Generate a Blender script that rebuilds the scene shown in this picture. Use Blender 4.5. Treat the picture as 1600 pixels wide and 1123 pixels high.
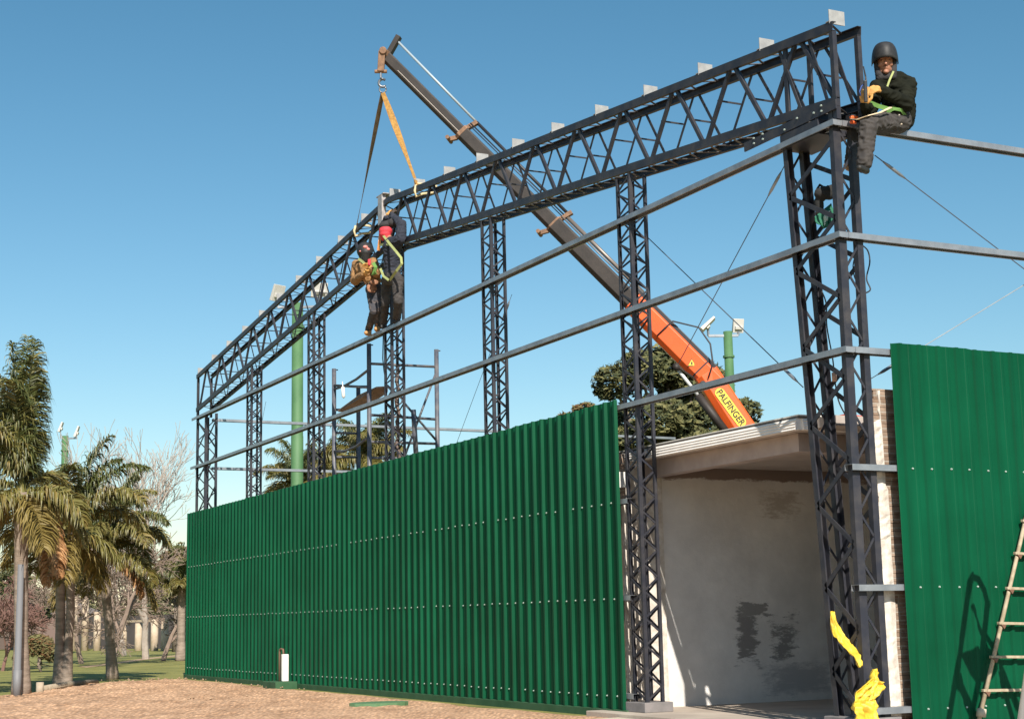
import bpy, bmesh, math, random
import numpy as np
from mathutils import Vector, Matrix, noise
random.seed(7)
R_ = math.radians
sc = bpy.context.scene
COL = sc.collection
for o in list(bpy.data.objects): bpy.data.objects.remove(o)
# ------------------------------------------------------------------ camera
F, YAW, PIT, ROLL = 2428.748, 0.46595, 0.16644, -0.02032
CAM = Vector((-10.01947, -12.37776, 1.0085))
_f = Vector((math.sin(YAW)*math.cos(PIT), math.cos(YAW)*math.cos(PIT), math.sin(PIT)))
_r = Vector((math.cos(YAW), -math.sin(YAW), 0)); _u = _r.cross(_f)
_r2 = math.cos(ROLL)*_r + math.sin(ROLL)*_u; _u2 = -math.sin(ROLL)*_r + math.cos(ROLL)*_u
cd = bpy.data.cameras.new('camera'); cam = bpy.data.objects.new('camera', cd); COL.objects.link(cam)
cam.matrix_world = Matrix(((_r2.x, _u2.x, -_f.x, CAM.x), (_r2.y, _u2.y, -_f.y, CAM.y), (_r2.z, _u2.z, -_f.z, CAM.z), (0, 0, 0, 1)))
cd.sensor_fit = 'HORIZONTAL'; cd.sensor_width = 36; cd.lens = F/1600*36; cd.clip_start = .1; cd.clip_end = 8000
sc.camera = cam
# ------------------------------------------------------------------ sky, sun, exposure
SUN = Vector((-.253, -1, .79)).normalized()          # towards the sun
EL = math.asin(SUN.z); AZ = math.atan2(SUN.x, SUN.y)
w = bpy.data.worlds.new('World'); sc.world = w; w.use_nodes = True
nt = w.node_tree; nt.nodes.clear()
sky = nt.nodes.new('ShaderNodeTexSky'); sky.sky_type = 'NISHITA'; sky.sun_disc = False
sky.sun_elevation = EL; sky.sun_rotation = AZ; sky.air_density = 1.15; sky.dust_density = .35; sky.ozone_density = 1.6; sky.altitude = 0
bg = nt.nodes.new('ShaderNodeBackground'); bg.inputs['Strength'].default_value = .105
wo = nt.nodes.new('ShaderNodeOutputWorld')
# clearer, more cyan winter sky: per channel contrast and gain on the sky colour
sp = nt.nodes.new('ShaderNodeSeparateColor'); cb = nt.nodes.new('ShaderNodeCombineColor'); nt.links.new(sky.outputs[0], sp.inputs[0])
for i, (g, a) in enumerate(((1.47, .795), (1.16, .825), (1.2, .84))):
    k = .1293; q1 = nt.nodes.new('ShaderNodeMath'); q1.operation = 'MULTIPLY'; q1.inputs[1].default_value = k
    q2 = nt.nodes.new('ShaderNodeMath'); q2.operation = 'POWER'; q2.inputs[1].default_value = g
    q3 = nt.nodes.new('ShaderNodeMath'); q3.operation = 'MULTIPLY'; q3.inputs[1].default_value = a/k*.96
    nt.links.new(sp.outputs[i], q1.inputs[0]); nt.links.new(q1.outputs[0], q2.inputs[0]); nt.links.new(q2.outputs[0], q3.inputs[0]); nt.links.new(q3.outputs[0], cb.inputs[i])
nt.links.new(cb.outputs[0], bg.inputs[0]); nt.links.new(bg.outputs[0], wo.inputs[0])
sl = bpy.data.lights.new('sun', 'SUN'); sl.energy = 5.0; sl.angle = R_(.45); sl.color = (1, .93, .82)
so = bpy.data.objects.new('sun', sl); COL.objects.link(so); so.rotation_euler = (-SUN).to_track_quat('-Z', 'Y').to_euler(); so.location = (-20, -40, 40)
sc.view_settings.view_transform = 'Standard'; sc.view_settings.look = 'None'; sc.view_settings.exposure = .5; sc.view_settings.gamma = 1
# ------------------------------------------------------------------ survey helpers: photo direction -> point on a known plane or depth
def ray(u, v): return _f + _r2*((u-800)/F) - _u2*((v-561.5)/F)
def on(ax, c, u, v):
    d = ray(u, v); return CAM + d*((c-CAM[ax])/d[ax])
def PX(u, v, c): return on(0, c, u, v)
def PY(u, v, c): return on(1, c, u, v)
def PZ(u, v, c): return on(2, c, u, v)
def PD(u, v, dep): return CAM + ray(u, v)*dep
# ------------------------------------------------------------------ materials
MATS = {}
def mat(name, col, rough=.6, metal=0, col2=None, scale=5, bump=0, bscale=None, coat=0, detail=4, spec=.5, stretch=None, mixpos=(.35, .65), sss=0, trans=None):
    if name in MATS: return MATS[name]
    m = bpy.data.materials.new(name); m.use_nodes = True; n = m.node_tree.nodes; L = m.node_tree.links
    b = n['Principled BSDF']; b.inputs['Base Color'].default_value = (*col, 1); b.inputs['Roughness'].default_value = rough
    b.inputs['Metallic'].default_value = metal; b.inputs['Specular IOR Level'].default_value = spec
    if coat: b.inputs['Coat Weight'].default_value = coat; b.inputs['Coat Roughness'].default_value = .15
    if col2 or bump:
        tc = n.new('ShaderNodeTexCoord'); mp = n.new('ShaderNodeMapping'); L.new(tc.outputs['Object'], mp.inputs[0])
        if stretch: mp.inputs['Scale'].default_value = stretch
        if col2:
            t = n.new('ShaderNodeTexNoise'); t.inputs['Scale'].default_value = scale; t.inputs['Detail'].default_value = detail; t.inputs['Roughness'].default_value = .6
            L.new(mp.outputs[0], t.inputs['Vector'])
            r = n.new('ShaderNodeValToRGB'); r.color_ramp.elements[0].position = mixpos[0]; r.color_ramp.elements[1].position = mixpos[1]
            r.color_ramp.elements[0].color = (*col, 1); r.color_ramp.elements[1].color = (*col2, 1)
            L.new(t.outputs['Fac'], r.inputs[0]); L.new(r.outputs[0], b.inputs['Base Color'])
        if bump:
            t2 = n.new('ShaderNodeTexNoise'); t2.inputs['Scale'].default_value = bscale or scale; t2.inputs['Detail'].default_value = 5
            L.new(mp.outputs[0], t2.inputs['Vector']); bp = n.new('ShaderNodeBump'); bp.inputs['Strength'].default_value = 1; bp.inputs['Distance'].default_value = bump
            L.new(t2.outputs['Fac'], bp.inputs['Height']); L.new(bp.outputs[0], b.inputs['Normal'])
    MATS[name] = m; return m
STEEL = mat('painted_steel', (.024, .026, .037), .5, .05, (.062, .057, .058), 5, .0012, 25, spec=.35, mixpos=(.42, .78), detail=9)
STEEL_F = mat('steel_under_faded_primer', (.03, .031, .04), .5, .1, (.09, .08, .075), 2.2)
GALV = mat('galvanised_steel', (.34, .36, .39), .42, .55, (.23, .25, .28), 4, 0, None)
GALVW = mat('bright_galvanised_plate', (.36, .36, .355), .5, .1, (.27, .27, .27), 9)
GREEN = mat('green_sheet', (.0004, .057, .024), .48, 0, (.0008, .067, .029), 1.2, .0015, 2.5, spec=.13)
KERB = mat('green_painted_concrete', (.018, .075, .028), .8, 0, (.035, .1, .045), 3, .003, 25)
SCREW = mat('screw_head', (.42, .5, .46), .4, .2)
WHITE = mat('white_paint', (.78, .77, .73), .6, 0, (.68, .66, .62), 4)
PLASTER = mat('white_plaster', (.7, .66, .6), .85, 0, (.48, .42, .36), 9, .006, 22)
CONC = mat('concrete', (.36, .30, .25), .9, 0, (.48, .41, .34), 1.6, .002, 30)
BEAM = mat('concrete_beam', (.33, .28, .27), .9, 0, (.42, .36, .35), 3, .003, 20)
# ------------------------------------------------------------------ mesh builder
class MB:
    def __init__(s): s.v = []; s.f = []
    def add(s, vs, fs):
        k = len(s.v); s.v += [tuple(p) for p in vs]; s.f += [tuple(i+k for i in f) for f in fs]
    def box(s, a, b):
        x0, y0, z0 = a; x1, y1, z1 = b
        s.add([(x0,y0,z0),(x1,y0,z0),(x1,y1,z0),(x0,y1,z0),(x0,y0,z1),(x1,y0,z1),(x1,y1,z1),(x0,y1,z1)],
              [(0,3,2,1),(4,5,6,7),(0,1,5,4),(1,2,6,5),(2,3,7,6),(3,0,4,7)])
    def ext(s, poly, p1, p2, u, v, cap=True, poly2=None):
        # extrude a 2D polygon (in axes u, v) from p1 to p2
        p1 = Vector(p1); p2 = Vector(p2); u = Vector(u); v = Vector(v); n = len(poly); q = poly2 or poly
        vs = [p1+u*a+v*b for a, b in poly] + [p2+u*a+v*b for a, b in q]
        fs = [(i, (i+1) % n, n+(i+1) % n, n+i) for i in range(n)]
        if cap: fs += [tuple(range(n))[::-1], tuple(range(n, 2*n))]
        s.add(vs, fs)
    def bar(s, p1, p2, wd, th, up=(0, 0, 1)):
        p1 = Vector(p1); p2 = Vector(p2); d = (p2-p1).normalized(); up = Vector(up)
        a = d.cross(up)
        if a.length < 1e-4: a = d.cross(Vector((1, 0, 0)))
        a.normalize(); b = a.cross(d).normalized()
        s.ext([(-wd/2, -th/2), (wd/2, -th/2), (wd/2, th/2), (-wd/2, th/2)], p1, p2, a, b)
    def tube(s, pts, r, n=8, cap=True):
        pts = [Vector(p) for p in pts]; rs = r if isinstance(r, (list, tuple)) else [r]*len(pts)
        k = len(s.v); N = len(pts); ref = None
        for i, p in enumerate(pts):
            d = (pts[min(i+1, N-1)]-pts[max(i-1, 0)]); 
            if d.length < 1e-9: d = Vector((0, 0, 1))
            d.normalize()
            if ref is None:
                ref = d.orthogonal().normalized()
            a = (ref-d*ref.dot(d)); a = a.normalized() if a.length > 1e-5 else d.orthogonal().normalized(); ref = a; b = d.cross(a)
            for j in range(n):
                t = 2*math.pi*j/n; s.v.append(tuple(p+(a*math.cos(t)+b*math.sin(t))*rs[i]))
        for i in range(N-1):
            for j in range(n):
                s.f.append((k+i*n+j, k+i*n+(j+1) % n, k+(i+1)*n+(j+1) % n, k+(i+1)*n+j))
        if cap: s.f.append(tuple(k+j for j in range(n))[::-1]); s.f.append(tuple(k+(N-1)*n+j for j in range(n)))
    def chan(s, p1, p2, side, back, wd, fl, t=.008, lip=0):
        # C channel: web centred on the axis in 'side', flanges running towards 'back'
        side = Vector(side); back = Vector(back); h = wd/2
        if lip: poly = [(-h, 0), (h, 0), (h, fl), (h-lip, fl), (h-lip, fl-t), (h-t, fl-t), (h-t, t), (-h+t, t), (-h+t, fl-t), (-h+lip, fl-t), (-h+lip, fl), (-h, fl)]
        else: poly = [(-h, 0), (h, 0), (h, fl), (h-t, fl), (h-t, t), (-h+t, t), (-h+t, fl), (-h, fl)]
        s.ext(poly, p1, p2, side, back)
    def build(s, name, m, parent=None, smooth=False, bevel=0, **kw):
        me = bpy.data.meshes.new(name); me.from_pydata(s.v, [], s.f)
        bm = bmesh.new(); bm.from_mesh(me); bmesh.ops.recalc_face_normals(bm, faces=bm.faces); bm.to_mesh(me); bm.free()
        ms = m if isinstance(m, (list, tuple)) else [m]
        for q in ms: me.materials.append(q)
        o = bpy.data.objects.new(name, me); COL.objects.link(o)
        if smooth:
            for p in me.polygons: p.use_smooth = True
        if parent: parent_to(o, parent)
        if bevel:
            bv = o.modifiers.new('bevel', 'BEVEL'); bv.width = bevel; bv.segments = 2; bv.limit_method = 'ANGLE'; bv.angle_limit = R_(35)
        tag(o, **kw); return o
def parent_to(o, p):
    o.parent = p; o.matrix_parent_inverse = world_of(p).inverted()
def world_of(o):
    m = o.matrix_basis.copy()
    while o.parent: m = o.parent.matrix_basis @ o.matrix_parent_inverse @ m if False else o.parent.matrix_basis @ o.matrix_parent_inverse @ m; o = o.parent
    return m
def tag(o, label=None, cat=None, group=None, kind=None):
    if label: o['label'] = label
    if cat: o['category'] = cat
    if group: o['group'] = group
    if kind: o['kind'] = kind
    return o
def thing(name, loc, label, cat, group=None):
    o = bpy.data.objects.new(name, None); COL.objects.link(o); o.location = loc; o.empty_display_size = .2
    return tag(o, label, cat, group)
def rawmesh(name, v, f, m, parent=None, smooth=False, midx=None, **kw):
    me = bpy.data.meshes.new(name); me.from_pydata(v, [], f)
    for q in (m if isinstance(m, (list, tuple)) else [m]): me.materials.append(q)
    if midx is not None: me.polygons.foreach_set('material_index', midx)
    if smooth: me.polygons.foreach_set('use_smooth', [True]*len(me.polygons))
    o = bpy.data.objects.new(name, me); COL.objects.link(o)
    if parent: parent_to(o, parent)
    return tag(o, **kw)
# ================================================================== SETTING: ground
GZ = -.2
GRASS = mat('lawn_grass', (.13, .14, .03), .95, 0, (.29, .26, .07), .7, .04, 12, detail=9, mixpos=(.3, .7))
def ground():
    n = 60; b = MB(); xs = np.sinh(np.linspace(-5.2, 5.2, n))*14
    for i in range(n):
        for j in range(n): b.v.append((xs[i]-5, xs[j]+30, GZ))
    for i in range(n-1):
        for j in range(n-1): b.f.append((i*n+j, (i+1)*n+j, (i+1)*n+j+1, i*n+j+1))
    b.build('ground', GRASS, kind='structure')
ground()
def gravel_mat():
    m = bpy.data.materials.new('orange_gravel'); m.use_nodes = True; n = m.node_tree.nodes; L = m.node_tree.links; b = n['Principled BSDF']
    tc = n.new('ShaderNodeTexCoord')
    a = n.new('ShaderNodeTexNoise'); a.inputs['Scale'].default_value = 1.8; a.inputs['Detail'].default_value = 9; a.inputs['Roughness'].default_value = .72
    r = n.new('ShaderNodeValToRGB'); r.color_ramp.elements[0].position = .3; r.color_ramp.elements[0].color = (.40, .225, .125, 1); r.color_ramp.elements[1].position = .68; r.color_ramp.elements[1].color = (.8, .51, .32, 1)
    v = n.new('ShaderNodeTexVoronoi'); v.inputs['Scale'].default_value = 18
    r2 = n.new('ShaderNodeValToRGB'); r2.color_ramp.elements[0].position = 0; r2.color_ramp.elements[0].color = (1.1, 1.1, 1.1, 1); r2.color_ramp.elements[1].position = .75; r2.color_ramp.elements[1].color = (.6, .57, .54, 1)
    mx = n.new('ShaderNodeMixRGB'); mx.blend_type = 'MULTIPLY'; mx.inputs[0].default_value = .8
    m1 = n.new('ShaderNodeMapping'); m1.inputs['Rotation'].default_value = (0, 0, .466); L.new(tc.outputs['Object'], m1.inputs[0])
    m2 = n.new('ShaderNodeMapping'); m2.inputs['Scale'].default_value = (1, .38, 1); L.new(m1.outputs[0], m2.inputs[0])
    for t in (a, v): L.new(m2.outputs[0], t.inputs['Vector'])
    L.new(a.outputs['Fac'], r.inputs[0]); L.new(v.outputs['Distance'], r2.inputs[0]); L.new(r.outputs[0], mx.inputs[1]); L.new(r2.outputs[0], mx.inputs[2]); L.new(mx.outputs[0], b.inputs['Base Color'])
    b.inputs['Roughness'].default_value = .95
    bp = n.new('ShaderNodeBump'); bp.inputs['Distance'].default_value = .035; bp.inputs['Strength'].default_value = 1; L.new(v.outputs['Distance'], bp.inputs['Height']); bp.invert = True; L.new(bp.outputs[0], b.inputs['Normal'])
    return m
GRAV = gravel_mat()
def gravel():
    # edge of the gravel apron, from the left foreground to the end of the shed
    def fbm(x, y): 
        return noise.fractal(Vector((x*.55, y*.55, 0)), 1, 2, 4)*.035 + noise.noise(Vector((x*3.1, y*3.1, 3)))*.022 + noise.noise(Vector((x*7, y*5, 5)))*.03
    b = MB(); step = .075
    ys = list(np.arange(-16, 8, .8))+list(np.arange(8, 26.6, step)); nx = 120
    rows = []
    for y in ys:
        # left limit of gravel at this y
        if y < 17.6: xl = -14.
        else:
            xl = np.interp(y, [17.6, 19, 22.3, 25.2, 26.6], [-6.2, -5.0, -3.45, -.4, .1]) + noise.noise(Vector((y*1.7, 0, 0)))*.22
        if 16.5 < y < 17.6: xl = -14+(y-16.5)/1.1*7.6
        xr = -.045 if y < 25.5 else .6
        row = []
        for i in range(nx):
            t = i/(nx-1); x = xl+(xr-xl)*t
            edge = min(1, (x-xl)/.5); wall = min(1, max(0, (xr-x))/.25)
            h = (fbm(x, y)+.055+.07*max(0, noise.noise(Vector((x*.5+4, y*.35, 9)))))*edge
            z = GZ-.012+h*(.1+.9*min(1, max(0, (xr-x-.1))/.9)**.8)
            if y < 5.5: z = GZ+.004+h*.2
            row.append(len(b.v)); b.v.append((x, y, z))
        rows.append(row)
    for a, c in zip(rows, rows[1:]):
        for i in range(nx-1): b.f.append((a[i], a[i+1], c[i+1], c[i]))
    o = b.build('gravel_ground', GRAV, smooth=True, kind='structure')
gravel()
# loose stones
st = MB()
for i in range(420):
    y = random.uniform(12, 25); x = -random.uniform(.35, 4.5)*(1 if y < 22 else .5); r = random.choice([.012, .015, .02, .03])
    c = Vector((x, y, GZ+.045)); k = len(st.v)
    P = [c+Vector((random.uniform(.6, 1.2)*r*a, random.uniform(.6, 1.2)*r*bb, random.uniform(.5, 1)*r*cc)) for a, bb, cc in ((1,0,0),(-1,0,0),(0,1,0),(0,-1,0),(0,0,1),(0,0,-1))]
    st.add(P, [(0,2,4),(2,1,4),(1,3,4),(3,0,4),(2,0,5),(1,2,5),(3,1,5),(0,3,5)])
st.build('loose_stones', mat('stone', (.42, .3, .2), .9, 0, (.25, .17, .11), 8), kind='stuff', label='loose pale stones scattered over the orange gravel beside the shed', cat='stones')
# concrete floor in the doorway
b = MB(); b.box((-.28, -6, GZ-.2), (7, 5.12, -.12)); b.build('floor', CONC, kind='structure', bevel=.01)
b = MB(); b.box((-1.5, -6, GZ-.2), (-.285, 4.3, -.165)); b.build('pavement', mat('pale_screed', (.45, .38, .29), .9, 0, (.6, .52, .41), 2.2, .002, 30), kind='structure', bevel=.008)
# narrow worn path and red earth strip across the lawn
b = MB()
pp = [PZ(130, 1042, GZ), PZ(180, 1036, GZ), PZ(235, 1028, GZ), PZ(300, 1022, GZ), PZ(360, 1020, GZ)]
for i in range(len(pp)-1):
    a, c = pp[i], pp[i+1]; b.add([a+Vector((0,-.6,.006)), c+Vector((0,-.6,.006)), c+Vector((0,.8,.006)), a+Vector((0,.8,.006))], [(0,1,2,3)])
b.build('path', mat('path_earth', (.36, .23, .13), .95, 0, (.45, .32, .2), 2), kind='structure')
# ================================================================== THE SHED: green cladding
Z6 = .095; H = [Z6+1.2*k for k in range(6)]           # girt levels (top edge)
HW = 3.755
def weather(m, streak=(.55, 1.25)):
    n = m.node_tree.nodes; L = m.node_tree.links; bs = n['Principled BSDF']; src = bs.inputs['Base Color'].links[0].from_socket
    tc = n.new('ShaderNodeTexCoord'); mp = n.new('ShaderNodeMapping'); mp.inputs['Scale'].default_value = (5, 5, .35); t = n.new('ShaderNodeTexNoise'); t.inputs['Scale'].default_value = 1.6; t.inputs['Detail'].default_value = 6
    L.new(tc.outputs['Object'], mp.inputs[0]); L.new(mp.outputs[0], t.inputs['Vector'])
    t2 = n.new('ShaderNodeTexNoise'); t2.inputs['Scale'].default_value = .45; t2.inputs['Detail'].default_value = 5; L.new(tc.outputs['Object'], t2.inputs['Vector'])
    ad = n.new('ShaderNodeMath'); ad.operation = 'ADD'; L.new(t.outputs['Fac'], ad.inputs[0]); L.new(t2.outputs['Fac'], ad.inputs[1])
    r = n.new('ShaderNodeMapRange'); r.inputs['From Min'].default_value = .7; r.inputs['From Max'].default_value = 1.3; r.inputs['To Min'].default_value = streak[0]+.25; r.inputs['To Max'].default_value = streak[1]; L.new(ad.outputs[0], r.inputs['Value'])
    mx = n.new('ShaderNodeVectorMath'); mx.operation = 'SCALE'; L.new(src, mx.inputs[0]); L.new(r.outputs[0], mx.inputs['Scale']); L.new(mx.outputs[0], bs.inputs['Base Color'])
    rr = n.new('ShaderNodeMapRange'); rr.inputs['To Min'].default_value = .38; rr.inputs['To Max'].default_value = .6; L.new(t2.outputs['Fac'], rr.inputs['Value']); L.new(rr.outputs[0], bs.inputs['Roughness'])
weather(GREEN)
def sheet_profile(t0, t1, phase=0):
    P = []; pitch = .2525; k = math.floor((t0-phase)/pitch)-1
    while True:
        s = phase+k*pitch
        for a, d in ((-.036, .0), (-.018, .038), (.018, .038), (.036, .0), (.105, 0), (.1125, .006), (.14, .006), (.1475, 0)):
            P.append((s+a, d))
        k += 1
        if s > t1+pitch: break
    out = [p for p in P if t0 < p[0] < t1]
    return [(t0, 0)]+out+[(t1, 0)]
def clad(name, t0, t1, z0, z1, left, label, screws, phase):
    pr = sheet_profile(t0, t1, phase); b = MB(); nz = 7
    if not left: pr = [(t, d*.55) for t, d in pr]
    k = 0
    for i, (t, d) in enumerate(pr):
        sh = math.floor((t-phase+.04)/1.01); rr = random.Random(sh); dz = rr.uniform(-.006, .006); dd = rr.uniform(0, .006)
        for j in range(nz+1):
            z = z0+(z1+dz-z0)*j/nz
            q = -(d+.009+dd) + noise.noise(Vector((t*2.2, z*.9, 7)))*.003
            b.v.append((q, t, z) if left else (t, q, z))
    for i in range(len(pr)-1):
        for j in range(nz): a = i*(nz+1)+j; b.f.append((a, a+nz+1, a+nz+2, a+1))
    root = thing(name, (0, t0, z0) if left else (t0, 0, z0), label, 'metal wall')
    o = b.build('corrugated_sheeting', GREEN, root)
    so_ = o.modifiers.new('thick', 'SOLIDIFY'); so_.thickness = .0012; so_.offset = 0
    s = MB()
    kk = math.ceil((t0-phase)/.2525)
    while phase+kk*.2525 < t1:
        t = phase+kk*.2525+(.075 if not left else .178)
        if t < t1-.01:
            for z in screws:
                zz = z+random.uniform(-.006, .006); tt = t+random.uniform(-.006, .006); r = .0075
                if random.random() < .04: continue
                c = Vector((-.016, tt, zz)) if left else Vector((tt, -.014, zz))
                u = Vector((0, 1, 0)) if left else Vector((1, 0, 0)); n = Vector((-1, 0, 0)) if left else Vector((0, -1, 0))
                s.ext([(r*1.5*math.cos(a), r*1.5*math.sin(a)) for a in [i*math.pi/3 for i in range(6)]], c, c+n*.006, u, (0, 0, 1))
                s.ext([(r*math.cos(a), r*math.sin(a)) for a in [i*math.pi/3 for i in range(6)]], c+n*.006, c+n*.014, u, (0, 0, 1))
        kk += 1
    s.build('screws', SCREW, root, kind='stuff')
    return root
clad('cladding_wall', 4.5644, 25.438, -.1, HW, True, 'long ribbed green metal wall running away along the gable side of the shed', (H[2]-.035, H[1]-.038, H[0]-.035), 4.60)
clad('cladding_wall', .5648, 6.2, -.19, HW, False, 'short green metal wall at the right behind the leaning ladder', (H[2]-.03, H[1]-.035, H[0]-.035), .69)
# kerbs
b = MB(); b.box((-.055, 4.5, GZ-.2), (.18, 25.45, -.102)); b.build('kerb', KERB, bevel=.008, label='low green painted concrete kerb under the long green metal wall', cat='kerb')
m = PX(442, 1066, -.2)
b = MB(); b.box((-.5, 16.95, GZ-.2), (-.058, 17.75, -.06)); b.build('footing_block', KERB, bevel=.01, label='green painted concrete block under the white meter box', cat='concrete block')
root = thing('meter_box', (-.2, 17.5, -.06), 'tall narrow white box standing against the long green wall', 'utility box')
b = MB(); b.box((-.28, 17.2, -.06), (-.15, 17.29, .46)); b.build('cabinet', WHITE, root, bevel=.012)
b = MB(); b.tube([(-.26, 17.44, -.06), (-.26, 17.44, .5), (-.26, 17.42, .55), (-.25, 17.36, .56), (-.24, 17.28, .55), (-.24, 17.26, .46)], .02, 8); b.build('pipe', mat('rusty_pipe', (.2, .12, .08), .7, .2), root, smooth=True)
b = MB(); c = PZ(592, 1098, GZ+.07)
b.ext([(.45*math.cos(a), .3*math.sin(a)) for a in [i*math.pi/8 for i in range(16)]], c-Vector((0, 0, .1)), c+Vector((0, 0, .015)), (1, 0, 0), (0, 1, 0)); b.build('manhole_cover', mat('manhole_green', (.07, .16, .07), .8, 0, (.1, .2, .1), 9), label='flat green cover lying in the gravel near the long green wall', cat='manhole cover')
# ------------------------------------------------------------------ girts
def girt(p1, p2, axis, label, group, out):
    b = MB(); p1 = Vector(p1); p2 = Vector(p2)
    # lipped channel laid on its side: web on top, outer flange upright
    h = .062; wd = .125; t = .0035
    inn = -Vector(out)
    poly = [(0, 0), (wd, 0), (wd, -h), (wd-.018, -h), (wd-.018, -h+t), (wd-t, -h+t), (wd-t, -t), (t, -t), (t, -h+t), (.018, -h+t), (.018, -h), (0, -h)]
    b.ext(poly, p1, p2, inn, (0, 0, 1))
    return b.build('girt', GALV, label=label, cat='steel rail', group=group)
GG = 'horizontal galvanised rails of the long side'
girt((.0, .0, H[5]), (.0, 25.24, H[5]), 1, 'uppermost long rail of the gable side, with two workers standing on it', GG, (-1, 0, 0))
girt((.0, .0, H[4]), (.0, 25.3, H[4]), 1, 'second rail from the top on the gable side, bare all along', GG, (-1, 0, 0))
girt((.0, .0, H[3]), (.0, 25.3, H[3]), 1, 'third rail of the gable side, meeting the top of the long green wall', GG, (-1, 0, 0))
for k, s in ((2, 'highest of the three short rail ends poking out left of the doorway'), (1, 'middle one of the three short rail ends poking out left of the doorway'), (0, 'lowest of the three short rail ends left of the doorway, near the floor')):
    b = MB(); girt((.0, 4.42, H[k]), (.0, 25.3, H[k]), 1, s, GG, (-1, 0, 0))
GR = 'horizontal galvanised rails of the right side'
girt((.002, .0, H[5]-.0005), (9, .0, H[5]-.0005), 0, 'uppermost rail running right from the corner, with a man sitting on it', GR, (0, -1, 0))
girt((.002, .0, H[4]-.0005), (9, .0, H[4]-.0005), 0, 'second rail from the top running right from the corner column', GR, (0, -1, 0))
girt((.002, .0, H[3]-.0005), (9, .0, H[3]-.0005), 0, 'third rail running right from the corner to the right green wall', GR, (0, -1, 0))
girt((.002, .0, H[2]-.0005), (6, .0, H[2]-.0005), 0, 'short visible rail at the corner column beside the top of the doorway', GR, (0, -1, 0))
girt((.002, .0, H[1]-.0005), (6, .0, H[1]-.0005), 0, 'short visible rail at the corner column halfway up beside the yellow cloth', GR, (0, -1, 0))
girt((.002, .0, H[0]-.0005), (6, .0, H[0]-.0005), 0, 'lowest short rail near the floor touching the yellow bundle', GR, (0, -1, 0))
GF = 'thin pale rails of the far side'
girt((.5, 25.2, H[5]), (14, 25.2, H[5]), 0, 'upper thin pale rail on the far side of the shed', GF, (0, 1, 0))
girt((.5, 25.2, H[4]), (14, 25.2, H[4]), 0, 'lower thin pale rail on the far side, just above the long green wall', GF, (0, 1, 0))
# ------------------------------------------------------------------ columns
XF, XB = .045, .355
def zig(b, A0, A1, B0, B1, z0, z1, period, wd, th, nrm, start=0):
    # zigzag lacing between two (possibly raking) legs; A/B give points at z0 and z1
    A = lambda z: Vector(A0).lerp(Vector(A1), (z-z0)/(z1-z0)); B = lambda z: Vector(B0).lerp(Vector(B1), (z-z0)/(z1-z0))
    z = z0+.03; k = start
    while z+period/2 < z1:
        p, q = (A(z), B(z+period/2-.02)) if k % 2 == 0 else (B(z), A(z+period/2-.02))
        b.bar(p, q, wd, th, nrm); z += period/2; k += 1
def column(y0, y1b, y1t, z0, z1, label, big, per_small=.3, wide=.84, leg=.075, rear_up=.0, XB=.355):
    root = thing('lattice_column', ((XF+XB)/2, (y0+y1b)/2, z0), label, 'steel column', 'dark lattice columns of the shed frame')
    xs = (XF, XB)
    for ix, x in enumerate(xs):
        for iy in (0, 1):
            b = MB(); yb, yt = (y0, y0) if iy == 0 else (y1b, y1t)
            wd = leg if (ix == 0 and iy == 0) or (ix == 1 and iy == 1 and big) else leg*.8
            cx = x+wd/2 if ix == 0 else x-wd/2
            b.chan((cx, yb, z0), (cx, yt, z1+(rear_up if ix == 1 else 0)), (1, 0, 0), (0, 1 if iy == 0 else -1, 0), wd, leg*.75, .007)
            b.build('leg', STEEL, root)
    for ix, x in enumerate((XF+.006, XB-.006)):           # lacing in the long faces
        b = MB(); e = leg*.5
        zig(b, (x, y0+e, z0), (x, y0+e, z1), (x, y1b-e, z0), (x, y1t-e, z1), z0, z1, wide if big else per_small, .05 if big else .026, .012, (1, 0, 0), ix)
        b.build('lacing', STEEL, root)
    for iy in (0, 1):                                      # lacing in the narrow faces
        b = MB(); yb, yt = (y0+.012, y0+.012) if iy == 0 else (y1b-.012, y1t-.012)
        zig(b, (XF+leg*.8, yb, z0), (XF+leg*.8, yt, z1), (XB-leg*.8, yb, z0), (XB-leg*.8, yt, z1), z0, z1, per_small*(2 if big else 1), .024, .01, (0, 1, 0), iy)
        b.build('lacing', STEEL, root)
    b = MB(); b.box((XF-.03 if y0 > 4.4 else XF-.07, y0-.08, -.12), (XB+.07, y1b+.08, .0)); b.build('base_block', mat('grey_footing', (.16, .15, .15), .8, 0, (.22, .2, .2), 6), root, bevel=.008)
    return root
def roofz(y, base): return base+.1035*(12.45-abs(y-12.45))
BT, BB = 7.17, 6.235            # top edge of top chord / bottom edge of bottom chord at the eaves
column(.06, .56, .95, -.0, 6.2, 'widest lattice column at the near corner, beside the sitting man and the doorway', True, .25, .84, .095)
for i, (y, lab) in enumerate(((4.17, 'lattice column at the left of the doorway, second from the corner'), (8.27, 'lattice column crossing the sky just left of the crane boom, third from the corner'),
                         (12.28, 'lattice column under the two standing workers, in front of the scaffold'), (16.35, 'lattice column just right of the thick green floodlight mast, fifth from the corner'), (20.45, 'thin lattice column between the far corner and the big green mast'))):
    column(y+.02, y+.32, y+.36, 0, roofz(y, BB)-.01, lab, False, .33, .33, .05, 0, .31)
column(24.15, 24.95, 24.95, 0, 6.1, 'lattice column at the far left corner of the shed', True, .22, .8, .07)
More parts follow.
